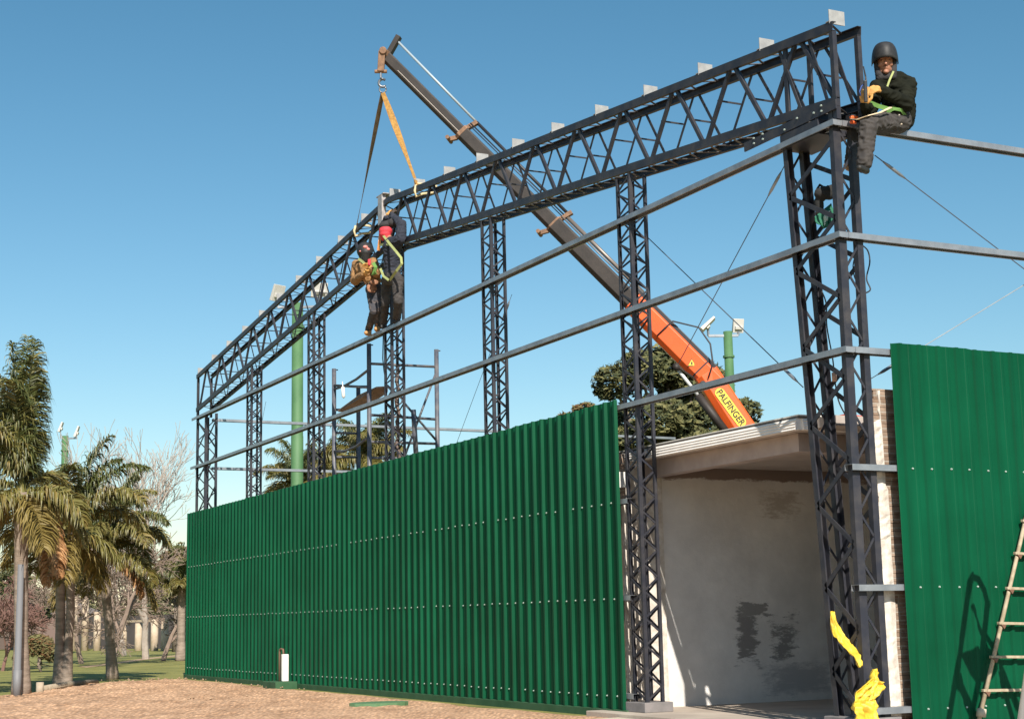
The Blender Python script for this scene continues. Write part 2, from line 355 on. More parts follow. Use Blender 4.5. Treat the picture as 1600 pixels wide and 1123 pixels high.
# extra column set back behind the second one (knee brace frame inside)
# ------------------------------------------------------------------ the gable truss
XB = .43
tr = thing('roof_truss', (.25, 12.45, 6.3), 'long dark lattice gable truss resting on the columns, slung from the crane', 'roof truss')
CH = .1
def chord(x, zoff, ya, yb, faceout):
    b = MB(); za, zb = roofz(ya, zoff), roofz(yb, zoff); d = Vector((0, yb-ya, zb-za)).normalized(); n = Vector((0, -d.z, d.y)) if d.y > 0 else Vector((0, d.z, -d.y))
    b.chan((x, ya, za), (x, yb, zb), n, (faceout, 0, 0), CH, .05, .007); return b.build('chord', STEEL, tr)
TC, BC = BT-.055, BB+.055
for x, fo in ((XF, 1), (XB, -1)):
    for ya, yb in ((-.02, 12.449), (12.451, 25.02)):
        chord(x, TC, ya, yb, fo); chord(x, BC, ya, yb, fo)
P_ = 1.2425
for ix, x in enumerate((XF+.028, XB-.028)):
    for k in range(20):
        yb = .14+.02 if False else None
    for k in range(20):                       # period k: bottom node in the middle, top nodes at both sides
        ym = .62+k*P_ + (0 if ix == 0 else 0)
        ym = min(max(ym, .3), 24.7)
        for s in (-1, 1):
            yt = ym+s*.57; yo = ym+s*.05
            b = MB(); sgn = 1 if s < 0 else -1
            p = Vector((x, yo, roofz(yo, BC)+.04)); q = Vector((x, yt, roofz(yt, TC)-.04))
            # swap so that the wide V opens downward: bars lean from low outside to high middle
            p = Vector((x, ym+s*.57, roofz(ym+s*.57, BC)+.04)); q = Vector((x, ym+s*.06, roofz(ym+s*.06, TC)-.04))
            d = (q-p).normalized(); n = Vector((1, 0, 0)).cross(d)
            b.ext([(-.024, -.004), (.024, -.004), (.024, .034 if ix == 0 else .004), (.018, .034 if ix == 0 else .004), (.018, .004), (-.024, .004)] if ix == 0 else [(-.02, -.004), (.02, -.004), (.02, .004), (-.02, .004)], p, q, n, (1, 0, 0))
            b.build('web_bar', STEEL, tr)
for k in range(20):
    ym = min(max(.62+k*P_, .3), 24.7)
    for s in (-1, 1):
        y = ym+s*.31; z = (roofz(y, BC)+roofz(y, TC))/2; z += (.06 if s > 0 else -.04)
        b = MB(); b.bar((XF+.03, y, z), (XB-.03, y, z), .018, .018); b.build('tie_bar', STEEL, tr)
for zoff, nm in ((TC, 'top_lacing'), (BC, 'bottom_lacing')):
    b = MB(); y = .05; k = 0
    while y < 24.7:
        xa, xb = (XF+.05, XB-.05) if k % 2 == 0 else (XB-.05, XF+.05)
        dz = .03 if zoff == TC else -.035
        b.bar((xa, y, roofz(y, zoff)+dz), (xb, y+.2, roofz(y+.2, zoff)+dz), .026, .008); y += .235; k += 1
    b.build(nm, STEEL_F, tr)
for y in (0.0, 24.98):                       # end posts, bolted plates
    for x, wd in ((XF+.03, .055), (XB-.025, .05)):
        b = MB(); b.chan((x, y-.012, 6.1), (x, y-.012, BT-.11), (1, 0, 0), (0, 1 if y < 5 else -1, 0), wd, .06, .007); b.build('end_post', STEEL, tr)
for (y, zz) in ((.9, 1),):
    for x in (XF+.03, XB-.03):
        b = MB(); b.chan((x, .86, 6.25), (x, .86, roofz(.86, TC)-.05), (0, 1, 0), (1, 0, 0), .06, .03, .006); b.build('web_bar', STEEL, tr)
for x, ya, yb in ((XF+.03, .42, .16), (XB-.03, .42, .14), (XB-.03, 1.3, .9), (XF+.034, .95, .62)):
    b = MB(); b.bar((x, ya, roofz(ya, TC)-.04), (x, yb, roofz(yb, BC)+.04), .04, .012, (1, 0, 0)); b.build('web_bar', STEEL, tr)
b = MB()
b.box((XF-.022, -.03, 6.2), (XF-.004, 1.62, 6.3)); b.box((XB+.004, -.03, 6.2), (XB+.02, 1.3, 6.3)); b.build('splice_plate', STEEL, tr)
b = MB()
b.box((XF-.02, .28, 6.02), (XB+.02, .95, 6.185)); b.build('bearing_box', STEEL, tr, bevel=.004)
for y, z in ((.2, .1), (.33, .06), (.85, .03), (1.25, .1), (1.25, .04), (1.42, .1), (1.42, .04), (.2, .04), (.62, .09)):
    s = MB(); c = Vector((XF-.022, y, 6.2+z)); s.ext([(.011*math.cos(a), .011*math.sin(a)) for a in [i*math.pi/3 for i in range(6)]], c, c+Vector((-.014, 0, 0)), (0, 1, 0), (0, 0, 1)); s.build('bolt', SCREW, tr)
for k in range(21):                          # purlin cleats on the top chord
    y = .02+k*1.2425
    if k == 10: y = 12.3
    if y > 25: y = 24.95
    z = roofz(y, BT)
    b = MB(); b.box((XF-.005, y-.004, z-.02), (XF+.2, y+.004, z+.135)); b.box((XF-.005, y+.0045, z+.004), (XF+.2, y+.06, z+.012)); b.build('purlin_cleat', GALVW, tr)
# apex splice / clamp the workers are welding
b = MB(); b.box((.02, 12.62, 8.02), (.1, 12.82, 8.55)); b.box((.02, 12.55, 8.551), (.3, 12.9, 8.57)); b.build('apex_plate', mat('bare_steel', (.34, .31, .3), .5, .4, (.5, .46, .45), 14), tr, bevel=.004)
# ------------------------------------------------------------------ brace wires
WIRE = mat('wire_rope', (.11, .12, .14), .5, .4)
def wire(p, q, label, r=.006, chain=True, m=WIRE, sag=.0):
    root = thing('brace_cable', p, label, 'wire rope', 'thin diagonal brace cables')
    p = Vector(p); q = Vector(q); b = MB(); n = 10
    b.tube([p.lerp(q, i/n)-Vector((0, 0, sag*4*(i/n)*(1-i/n))) for i in range(n+1)], r, 6); b.build('rope', m, root, smooth=True)
    if chain:
        d = (q-p).normalized(); b = MB(); b.tube([p+d*.12, p+d*.2, p+d*.38, p+d*.46], [.008, .018, .018, .008], 8); b.build('turnbuckle', GALV, root, smooth=True)
wire(PX(1228, 255, .36), PX(1060, 568, .36), 'cable running down left from the corner column, crossing in front of the crane')
wire(PX(1255, 605, .36), PX(1013, 372, .36), 'cable running up left from the corner column behind the right floodlight mast')
wire(PY(1367, 243, .3), PY(1700, 496, .3), 'dark cable running down right from below the sitting man')
wire(PY(1360, 592, .3), PY(1700, 384, .3), 'bright cable rising right above the right green wall', m=GALVW, r=.005)  # pale material paints the sunlit look onto this wire
wire((.4, 8.3, 5.9), (.45, 11.2, 3.2), 'cable falling left from the third column in front of the open sky', chain=True, r=.004)
wire((.4, 20.5, 5.9), (.45, 22.2, 3.6), 'cable falling left from the thin column near the far corner', r=.004, chain=False)
# ------------------------------------------------------------------ the brick store room behind the doorway
def brick_mat(name, c1, c2, mort, sc_=1):
    m = bpy.data.materials.new(name); m.use_nodes = True; n = m.node_tree.nodes; L = m.node_tree.links; bs = n['Principled BSDF']; bs.inputs['Roughness'].default_value = .9
    tc = n.new('ShaderNodeTexCoord'); mp = n.new('ShaderNodeMapping'); mp.inputs['Rotation'].default_value = (R_(90), 0, 0); L.new(tc.outputs['Object'], mp.inputs[0])
    t = n.new('ShaderNodeTexBrick'); t.inputs['Color1'].default_value = (*c1, 1); t.inputs['Color2'].default_value = (*c2, 1); t.inputs['Mortar'].default_value = (*mort, 1)
    t.inputs['Scale'].default_value = sc_; t.inputs['Mortar Size'].default_value = .008; t.inputs['Brick Width'].default_value = .25; t.inputs['Row Height'].default_value = .085
    L.new(mp.outputs[0], t.inputs['Vector']); nz = n.new('ShaderNodeTexNoise'); nz.inputs['Scale'].default_value = 14
    L.new(tc.outputs['Object'], nz.inputs['Vector']); mx = n.new('ShaderNodeMixRGB'); mx.blend_type = 'MULTIPLY'; mx.inputs[0].default_value = .6
    L.new(t.outputs[0], mx.inputs[1]); L.new(nz.outputs['Fac'], mx.inputs[2]); L.new(mx.outputs[0], bs.inputs['Base Color'])
    bp = n.new('ShaderNodeBump'); bp.inputs['Distance'].default_value = .012; L.new(t.outputs['Fac'], bp.inputs['Height']); bp.invert = True; L.new(bp.outputs[0], bs.inputs['Normal'])
    return m
BRICK = brick_mat('brown_brick', (.3, .2, .14), (.46, .34, .26), (.5, .43, .36))
YB = 5.0
room = thing('store_room', (2.8, 3.5, -.12), 'small concrete room with flat white-edged roof and grey wall inside the doorway', 'small building')
def room_wall():
    m = bpy.data.materials.new('grey_render'); m.use_nodes = True; n = m.node_tree.nodes; L = m.node_tree.links; bs = n['Principled BSDF']; bs.inputs['Roughness'].default_value = .92
    tc = n.new('ShaderNodeTexCoord')
    def N(s, d=5, r=.6, vec=None, dist=0):
        t = n.new('ShaderNodeTexNoise'); t.inputs['Scale'].default_value = s; t.inputs['Detail'].default_value = d; t.inputs['Roughness'].default_value = r; t.inputs['Distortion'].default_value = dist
        L.new(vec or tc.outputs['Object'], t.inputs['Vector']); return t
    base = n.new('ShaderNodeValToRGB'); base.color_ramp.elements[0].color = (.58, .565, .55, 1); base.color_ramp.elements[1].color = (.82, .8, .775, 1); base.color_ramp.elements[0].position = .3; base.color_ramp.elements[1].position = .7
    L.new(N(1.3, 6).outputs['Fac'], base.inputs[0])
    cur = base.outputs[0]
    # damp patches where wall coat is missing: soft boxes broken up by noise
    sep = n.new('ShaderNodeSeparateXYZ')
    wob = n.new('ShaderNodeMapping'); wob.inputs['Scale'].default_value = (1, 1, 3.2); L.new(tc.outputs['Object'], wob.inputs[0])
    wn = N(3.6, 9, .78, wob.outputs[0]); L.new(tc.outputs['Object'], sep.inputs[0])
    def M(op, a, b_=None, c=None):
        q = n.new('ShaderNodeMath'); q.operation = op
        for i, v in enumerate((a, b_, c)):
            if v is None: continue
            if isinstance(v, (int, float)): q.inputs[i].default_value = v
            else: L.new(v, q.inputs[i])
        return q.outputs[0]
    def patch(cx, cz, hw, hh, gain, col, thr=.0, soft=.06):
        nonlocal cur
        dx = M('DIVIDE', M('ABSOLUTE', M('SUBTRACT', sep.outputs[0], cx)), hw); dz = M('DIVIDE', M('ABSOLUTE', M('SUBTRACT', sep.outputs[2], cz)), hh)
        d = M('SUBTRACT', 1, M('MAXIMUM', dx, dz)); v = M('ADD', d, M('MULTIPLY', M('SUBTRACT', wn.outputs['Fac'], .5), gain))
        r = n.new('ShaderNodeMapRange'); r.inputs['From Min'].default_value = thr; r.inputs['From Max'].default_value = thr+soft; r.clamp = True; L.new(v, r.inputs['Value'])
        mx = n.new('ShaderNodeMixRGB'); L.new(r.outputs[0], mx.inputs[0]); L.new(cur, mx.inputs[1]); mx.inputs[2].default_value = (*col, 1); cur = mx.outputs[0]
    D = (.26, .25, .245)
    patch(PY(1168, 1000, YB).x, PY(1168, 990, YB).z, .2, .45, 3.4, D, .16, .3)
    patch(PY(1225, 1000, YB).x, PY(1225, 1000, YB).z, .32, .42, 4.2, (.27, .265, .26), .36, .35)
    patch(PY(1180, 960, YB).x, PY(1180, 952, YB).z, .3, .12, 2.5, (.3, .29, .28), .3)
    patch(PY(1250, 1040, YB).x, PY(1250, 1060, YB).z, .8, .3, 2.2, (.42, .42, .43), .2, .4)
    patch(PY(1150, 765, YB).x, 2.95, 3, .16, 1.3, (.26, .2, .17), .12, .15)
    patch(PY(1220, 800, YB).x, 2.5, .5, .3, 2.8, (.54, .5, .46), .35, .4)
    L.new(cur, bs.inputs['Base Color'])
    bp = n.new('ShaderNodeBump'); bp.inputs['Distance'].default_value = .006; L.new(N(9, 6, .7).outputs['Fac'], bp.inputs['Height']); L.new(bp.outputs[0], bs.inputs['Normal'])
    return m
RW = room_wall()
b = MB(); b.box((.85, YB, -.12), (5.0, YB+.2, 3.03)); b.build('back_wall', RW, room)
b = MB(); b.box((.25, YB-.06, -.12), (.847, YB+.2, 3.03)); b.build('pilaster', PLASTER, room)
b = MB(); b.box((4.8, 1.6, -.12), (5.0, YB-.003, 3.03)); b.build('side_wall', RW, room)
b = MB(); b.box((.4, 1.42, 3.018), (5.3, 5.2, 3.12)); b.box((.55, .95, 3.02), (5.3, 1.417, 3.13)); b.build('roof_slab', mat('slab_concrete', (.36, .31, .28), .9, 0, (.45, .4, .37), 3), room)  # second box: forward strip added to keep sun off floor and back wall
b = MB()                                    # stepped white metal fascia
prof = [(-.05, 0), (-.03, .03), (-.045, .033), (-.024, .063), (-.038, .066), (-.016, .096), (-.03, .099), (-.008, .128), (.06, .128), (.06, .0)]
b.ext(prof, (.397, 1.38, 3.015), (.397, 5.22, 3.015), (1, 0, 0), (0, 0, 1)); b.ext([(y, z) for y, z in prof], (.45, 1.38, 3.015), (5.3, 1.38, 3.015), (0, 1, 0), (0, 0, 1)); b.build('fascia', mat('white_sheet_fascia', (.88, .84, .8), .5, 0, (.8, .76, .72), 4), room)
b = MB(); b.box((.388, 1.36, 3.147), (5.3, 5.22, 3.163)); b.build('roof_edging', mat('dark_flashing', (.1, .09, .085), .6), room)
b = MB(); b.box((.386, 1.35, 3.166), (5.3, 5.23, 3.18)); b.build('roof_sheet', WHITE, room)
b = MB(); b.box((.6, 1.65, 2.81), (.78, YB-.065, 3.014)); b.box((.78, 1.65, 2.81), (4.79, 1.83, 3.014)); b.build('ring_beam', BEAM, room)
b = MB(); b.box((.78, 1.833, 2.96), (4.795, YB-.07, 3.014)); b.build('ceiling', mat('ceiling_plaster', (.5, .44, .4), .9, 0, (.42, .36, .33), 2), room)
# side brick wall behind the long green wall: rough brick end with white coat
def rough_wall(name, x0, x1, y0, y1, z0, z1, m, label, cat, jag=.03, top=None):
    # bricks with uneven ends along the visible edge
    b = MB(); z = z0; k = 0
    while z < z1-.02:
        e = (.03 if k % 2 else 0)+random.uniform(-jag, jag)*.5
        b.box((x0+e, y0+random.uniform(0, .012), z+.002), (x1, y1, min(z+.083, z1))); z += .085; k += 1
    return b
rw = thing('brick_wall', (.8, .25, -.12), 'brick wall end with white plaster between the corner column and the right green wall', 'brick wall')
rough_wall('b', .43, 4.6, .158, .3, -.12, 3.3, BRICK, '', '').build('brickwork', BRICK, rw)
b = MB()
z = -.12; pts = []
while z < 3.3:
    pts.append(z); z += .0425
vl = []; 
for i, z in enumerate(pts):
    up = z > 2.98; xa = (.50 if up else .418)+noise.noise(Vector((0, z*9, 2)))*.016+(.014 if int(z/.085) % 2 else 0); xb = (.53 if up else .566)+noise.noise(Vector((4, z*2.2, 2)))*.025-(.03 if z > 2.3 and not up else 0)
    b.v += [(xa, .15+noise.noise(Vector((1, z*14, 0)))*.006, z), ((xa+xb)/2, .136+noise.noise(Vector((2, z*17, 0)))*.022, z), (xb, .15, z), (xb, .17, z), (xa, .17, z)]
for i in range(len(pts)-1):
    for j in range(5): a = i*5+j; c = i*5+(j+1) % 5; b.f.append((a, c, c+5, a+5))
b.build('plaster_coat', PLASTER, rw)
lw = thing('brick_wall', (.2, 15, -.12), 'brick wall end with white plaster strip between the long green wall and the second column', 'brick wall')
rough_wall('b', .06, .22, 4.80, 25, -.12, 3.1, BRICK, '', '', .012).build('brickwork', BRICK, lw)
b = MB(); b.box((.125, 4.775, -.12), (.235, 4.797, 2.52)); b.build('plaster_coat', PLASTER, lw)
b = MB(); b.box((.02, 4.74, 2.66), (.24, 4.796, 2.86)); b.build('lintel_end', WHITE, lw)
# ================================================================== crane
ORANGE = mat('crane_orange', (.78, .12, .02), .4, 0, (.7, .1, .018), 2, coat=.3)
BOOMG = mat('boom_grey', (.021, .016, .014), .6, .05, (.038, .029, .025), 3, .002, 12)
DARK = mat('dark_metal', (.03, .03, .035), .5, .2)
cr = thing('crane_truck', (6, 9, GZ), 'loader crane with an orange arm and long grey telescopic boom reaching over the truss', 'crane')
T = Vector((.38, 13.05, 0)); T = PD(604, 90, 27.55); E = PD(1105, 590, 25.6)
def at_u(u):
    lo, hi = 0., 1.4
    for _ in range(40):
        t = (lo+hi)/2; p = T.lerp(E, t); d = p-CAM; uu = 800+F*d.dot(_r2)/d.dot(_f)
        lo, hi = (t, hi) if uu < u else (lo, t)
    return T.lerp(E, (lo+hi)/2)
ax = (E-T).normalized(); sd = ax.cross(Vector((0, 0, 1))).normalized(); 
if sd.dot(CAM-T) < 0: sd = -sd
nn = sd.cross(ax).normalized()
if nn.z < 0: nn = -nn
def hexp(w_, h_): return [(-w_/2, -h_*.28), (-w_*.22, -h_/2), (w_*.22, -h_/2), (w_/2, -h_*.28), (w_/2, h_*.42), (w_*.42, h_/2), (-w_*.42, h_/2), (-w_/2, h_*.42)]
def section(p, q, w_, h_, m, name, off=0): 
    b = MB(); b.ext(hexp(w_, h_), p+nn*off, q+nn*off, sd, nn); return b.build(name, m, cr, bevel=.006)
j1, j2, j3 = at_u(722), at_u(866), at_u(988)
section(T-ax*.02, j1+ax*.6, .15, .205, BOOMG, 'boom_section')
section(j1, j2+ax*.6, .19, .25, BOOMG, 'boom_section')
section(j2, j3+ax*.6, .23, .295, BOOMG, 'boom_section')
section(j3, E+ax*.2, .28, .36, ORANGE, 'boom_section')
TAN = mat('rusty_tan_metal', (.3, .17, .1), .7, .2, (.17, .1, .065), 15)
for jj, s in ((j1, 1.), (j2, 1.15)):
    b = MB(); b.ext(hexp(.19*s+.01, .235*s+.02), jj-ax*.03, jj+ax*.04, sd, nn); b.bar(jj+nn*.1*s, jj+nn*.32*s+ax*.06, .1, .07, ax); b.bar(jj-nn*.12*s, jj-nn*.24*s-ax*.08, .08, .07, ax)
    b.tube([jj-nn*.24*s-ax*.08-sd*.16, jj-nn*.24*s-ax*.08+sd*.16], .035, 10); b.build('collar', TAN, cr)
b = MB(); b.bar(T-ax*.0+nn*.03, T+nn*.42-ax*.12, .13, .09, ax); b.build('tip_bracket', BOOMG, cr, bevel=.006)
b = MB(); o1 = nn*.30
b.tube([T+nn*.34-ax*.08, j1+nn*.31], .022, 8); b.build('piston_rod', mat('dull_chrome', (.36, .43, .48), .45, .1), cr, smooth=True)
b = MB(); b.tube([j1+nn*.31+ax*.05, j2+nn*.3], .028, 10); b.tube([j1+nn*.22+sd*.05, j2+nn*.235+sd*.05], .012, 8); b.tube([j1+nn*.18+sd*.05, j2+nn*.195+sd*.05], .009, 8); b.build('extension_cylinder', DARK, cr, smooth=True)
b = MB(); b.tube([j2+nn*.25, j3+nn*.25], .035, 10); b.tube([j2+nn*.19+sd*.06, j3+nn*.19+sd*.06], .012, 8); b.build('extension_cylinder', mat('cylinder_grey', (.2, .17, .15), .4, .3), cr, smooth=True)
b = MB(); b.ext([(-.06, .15), (.06, .15), (.06, .25), (-.06, .25)], j3-ax*.1, E-ax*.0, sd, nn); b.build('hose_tray', DARK, cr, bevel=.01)
hp = at_u(1035); b = MB(); c1 = hp+nn*.25+sd*.12
b.tube([hp+sd*.15-nn*.1, hp+sd*.16+nn*.1, c1, at_u(1060)+nn*.48+sd*.12, at_u(1082)+nn*.42+sd*.14, at_u(1100)+nn*.22+sd*.19, at_u(1108)+sd*.2], .014, 8); b.build('hose', DARK, cr, smooth=True)
for u_ in (1004, 1094):
    q_ = at_u(u_); b = MB(); b.ext(hexp(.288, .37), q_-ax*.012, q_+ax*.012, sd, nn); b.build('boom_band', DARK, cr)
b = MB()
for u_ in (630, 668, 700, 745, 785, 825, 890, 930): 
    q_ = at_u(u_)+nn*.0+sd*.12
b.tube([at_u(625)+sd*.083-nn*.03, j1+sd*.083-nn*.03], .006, 6); b.build('wear_strip', mat('bare_edge', (.3, .27, .24), .5, .3), cr)
# knuckle and main arm going down to the base
K = E+ax*.05; BASE = PD(1203, 740, 25.4)
ax2 = (BASE-K).normalized(); sd2 = ax2.cross(Vector((0, 0, 1))).normalized()
if sd2.dot(CAM-K) < 0: sd2 = -sd2
nn2 = sd2.cross(ax2).normalized()
if nn2.z < 0: nn2 = -nn2
b = MB(); b.ext(hexp(.3, .4), K-ax2*.12, BASE, sd2, nn2, poly2=hexp(.34, .44)); b.build('main_arm', ORANGE, cr, bevel=.008)
b = MB(); b.tube([K+sd2*.2-nn2*.17, K-sd2*.2-nn2*.17], .045, 14); b.build('knuckle_pin', DARK, cr)
p0 = PD(1057, 574, 25.5); p1 = PD(1140, 682, 25.3)
b = MB(); b.tube([p0, p0.lerp(p1, .42)], .03, 10); b.build('piston_rod', mat('chrome', (.6, .6, .6), .2), cr, smooth=True)
b = MB(); b.tube([p0.lerp(p1, .4), p1], .07, 12); b.tube([p0-sd*.1, p0+sd*.1], .06, 10); b.build('lift_cylinder', BOOMG, cr, smooth=True)
b = MB(); b.ext([(-.1, -.06), (.1, -.06), (.1, .06), (-.1, .06)], p0+nn*.02, E-nn*.15-ax*.1, sd, ax); b.build('cylinder_lug', mat('black_lug', (.02, .018, .018), .6), cr)
col_b = Vector((BASE.x, BASE.y, 1.2)); b = MB(); b.tube([BASE+Vector((0, 0, .3)), col_b], .26, 16); b.build('crane_column', ORANGE, cr)
# truck underneath, behind the room
b = MB(); cx, cy = BASE.x, BASE.y
b.box((cx-1.3, cy-1.1, .75), (cx+6.5, cy+1.1, 1.0)); b.box((cx+.6, cy-1.2, 1.0), (cx+4.3, cy+1.2, 1.12)); b.build('chassis', mat('truck_dark', (.05, .05, .055), .6), cr, bevel=.02)
b = MB(); b.box((cx+4.6, cy-1.15, 1.02), (cx+6.6, cy+1.15, 2.9)); cab = b.build('cab', mat('truck_red', (.55, .04, .02), .4, coat=.4), cr, bevel=.12)
b = MB(); b.box((cx+4.9, cy-1.17, 1.95), (cx+6.2, cy-1.151, 2.6)); b.build('cab_window', mat('dark_glass', (.02, .025, .03), .1), cab)
for wx in (-.4, 1.0, 5.6):
    for s in (-1, 1):
        b = MB(); b.tube([(cx+wx, cy+s*1.15, .3), (cx+wx, cy+s*.85, .3)], .5, 20); b.build('wheel', mat('tyre', (.02, .02, .02), .8), cr, smooth=False)
rp = PD(1345, 680, 26.5)
b = MB(); b.ext([(-.42, -.2), (-.3, -.32), (.2, -.32), (.34, -.1), (.34, .3), (-.42, .34)], rp-Vector((0, .15, 0)), rp+Vector((0, .3, 0)), (1, 0, 0), (0, 0, 1)); b.build('hose_guard', mat('signal_red', (.6, .045, .02), .4), cr, bevel=.02)
b = MB(); b.bar(rp+Vector((-.1, .1, -.2)), (rp.x-1.0, rp.y, 1.1), .16, .16); b.build('stand_post', DARK, cr)
# maker's name on the arm + warning triangle
YEL = mat('sign_yellow', (.85, .62, .06), .5); BLK = mat('sign_black', (.02, .018, .015), .5)
def plate_on(c, a, n_, s, poly, off, th, m, name):
    b = MB(); b.ext(poly, c+s*off, c+s*(off+th), a, n_); return b.build(name, m, cr)
q0, q1 = PD(1122, 612, 25.3), PD(1164, 664, 25.3)
tc_ = K.lerp(BASE, .36)
def solve_on_arm(u, v):   # hit the camera-facing side of the arm
    d = ray(u, v); t = ((K+sd2*.168)-CAM).dot(sd2)/d.dot(sd2); return CAM+d*t
s0, s1 = solve_on_arm(1125, 614), solve_on_arm(1158, 659)
ln = (s1-s0).length; mid = (s0+s1)/2; a2 = (s1-s0).normalized(); n2 = sd2.cross(a2).normalized()
if n2.z < 0: n2 = -n2
rr = .082; L_ = ln/2
poly = [(L_+rr*math.cos(t), rr*math.sin(t)) for t in np.linspace(-math.pi/2, math.pi/2, 12)]+[(-L_+rr*math.cos(t), rr*math.sin(t)) for t in np.linspace(math.pi/2, 1.5*math.pi, 12)]
off = 0
plate_on(mid, a2, n2, sd2, poly, off, .004, YEL, 'name_plate')
tcu = bpy.data.curves.new('t', 'FONT'); tcu.body = 'PALFINGER'; tcu.size = .2; tcu.align_x = 'CENTER'; tcu.align_y = 'CENTER'; tcu.extrude = .002; tcu.offset = .004
to = bpy.data.objects.new('tmp', tcu); COL.objects.link(to); bpy.context.view_layer.update()
me = bpy.data.meshes.new_from_object(to.evaluated_get(bpy.context.evaluated_depsgraph_get())); bpy.data.objects.remove(to)
wdt = max(v.co.x for v in me.vertices)-min(v.co.x for v in me.vertices); k = (ln+.1)/wdt
me.transform(Matrix.Diagonal((k, k*1.12, 1, 1)))
xa = a2; ya = n2; za = xa.cross(ya)
if za.dot(sd2) < 0: za = -za; 
me.transform(Matrix(((xa.x, ya.x, za.x, 0), (xa.y, ya.y, za.y, 0), (xa.z, ya.z, za.z, 0), (0, 0, 0, 1)))); me.transform(Matrix.Translation(mid+sd2*.007))
me.materials.append(BLK); lt = bpy.data.objects.new('lettering', me); COL.objects.link(lt); parent_to(lt, cr)
def on_boom(u, v):
    d = ray(u, v); t = ((E+sd*.142)-CAM).dot(sd)/d.dot(sd); return CAM+d*t
wc = on_boom(1081, 568)
for sz, of, mm in ((.085, 0, BLK), (.068, .002, YEL), (.013, .004, BLK)):
    plate_on(wc, _r2, Vector((0, 0, 1)), sd, [(sz*math.cos(t), sz*math.sin(t)) for t in (math.pi/2, math.pi*7/6, math.pi*11/6)] if sz > .03 else [(-sz, -.022), (sz, -.022), (sz, .03), (-sz, .03)], of, .003, mm, 'warning_sign')
# hook block, chain, slings
hk = PD(597, 135, 27.4)
b = MB(); a0 = PD(597, 80, 27.45); a1 = PD(595, 112, 27.45); b.bar(a0, a1, .12, .1, _f); b.bar(a0+_r2*.02, T+nn*.06, .1, .1, _f); b.tube([a0+_r2*.02-_f*.08, a0+_r2*.02+_f*.08], .065, 12); b.tube([a1-_r2*.11, a1+_r2*.11], .035, 10); b.build('hook_head', TAN, cr, bevel=.01)
hkr = thing('lifting_hook', a1, 'steel swivel hook hanging under the crane boom tip above the slings', 'hook')
CHR = mat('hook_steel', (.16, .17, .19), .35, .4)
b = MB(); b.tube([a1, a1-Vector((0, 0, .12))], .02, 8); b.build('shank', CHR, hkr)
hc = PD(598, 130, 27.45)
b = MB(); ring = [hc+_r2*.07*math.cos(t)+Vector((0, 0, .07*math.sin(t)-.0)) for t in np.linspace(.9, 5.6, 14)]; b.tube(ring, [.024]*13+[.01], 8); b.tube([a1-Vector((0, 0, .12)), ring[0]], .018, 8); b.build('hook_body', CHR, hkr, smooth=True)
b = MB(); b.tube([hc+_r2*.06*math.cos(t)+Vector((0, 0, .06*math.sin(t)-.12)) for t in np.linspace(0, 6.283, 14)], .014, 8); b.build('shackle', CHR, hkr, smooth=True)
hb = hc-Vector((0, 0, .17))
def strap(q, label, m, tw):
    b = MB(); n = 14; q = Vector(q)
    for i in range(n+1):
        p = hb.lerp(q, i/n); a = tw+i/n*1.1; s = (_r2*math.cos(a)+_f*math.sin(a))*(.03+.03*math.sin(math.pi*min(1, i/n*1.2+.1)))
        nrm = s.cross(q-hb).normalized()*.004
        b.v += [tuple(p-s-nrm), tuple(p+s-nrm), tuple(p+s+nrm), tuple(p-s+nrm)]
    for i in range(n):
        for j in range(4): a = i*4+j; c = i*4+(j+1) % 4; b.f.append((a, c, c+4, a+4))
    b.f += [(0, 1, 2, 3), tuple(n*4+j for j in range(4))]
    o = b.build('lifting_sling', m, label=label, cat='strap', group='slings between crane hook and truss'); return o
q1_ = Vector((.06, 13.98, roofz(13.98, BT)+.0)); q2_ = Vector((.08, 11.15, roofz(11.15, BT)+.01))
strap(q1_, 'dark brown shaded sling strap going down left from the hook to the truss', mat('strap_shaded', (.13, .085, .05), .85, 0, (.2, .14, .08), 9), .75)  # shade is put into the dark brown of this strap
strap(q2_, 'bright orange-yellow sling strap going down right from the hook to the truss', mat('strap_sunlit', (.42, .23, .055), .85, 0, (.24, .12, .03), 22), -.3)  # sunlight is put into the orange-yellow of this strap
for q, nmn in ((q1_, 'left'), (q2_, 'right')):
    b = MB(); b.tube([q+Vector((-.02, .0, -.0)), q+Vector((-.05, .0, -.1)), q+Vector((-.03, 0, -.2)), q+Vector((.1, 0, -.14)), q+Vector((.3, 0, -.1)), q+Vector((.36, 0, .02)), q+Vector((.0, 0, .03))], .022, 8)
    b.build('sling_loop', mat('strap_pale', (.6, .5, .3), .8), smooth=True, label='pale sling loop tied round the truss top on the %s side of the apex' % nmn, cat='strap', group='sling loops round the truss')
# ================================================================== scaffold
SCF = mat('scaffold_paint', (.06, .07, .1), .5, .1, (.16, .15, .15), 5)
def P2(u, v, x, y):  # height of a vertical at plan x,y seen at photo row v
    lo, hi = -3., 14.
    for _ in range(40):
        z = (lo+hi)/2; d = Vector((x, y, z))-CAM; vv = 561.5-F*d.dot(_u2)/d.dot(_f)
        lo, hi = (z, hi) if vv > v else (lo, z)
    return z
scf = thing('scaffold', (2, 13, -.1), 'dark tubular scaffold tower standing inside the shed behind the fourth column', 'scaffold')
Y0 = 14.0; A = PY(522, 650, Y0+2.2); B = PY(577, 650, Y0); C_ = PY(683, 650, Y0); D_ = PY(560, 650, Y0+2.2)
def post(P, vtop): 
    b = MB(); z = P2(0, vtop, P.x, P.y); b.tube([(P.x, P.y, -.1), (P.x, P.y, z)], .045, 8); b.tube([(P.x, P.y, z-.02), (P.x+.08, P.y, z-.02)], .012, 6); b.build('post', SCF, scf, smooth=True)
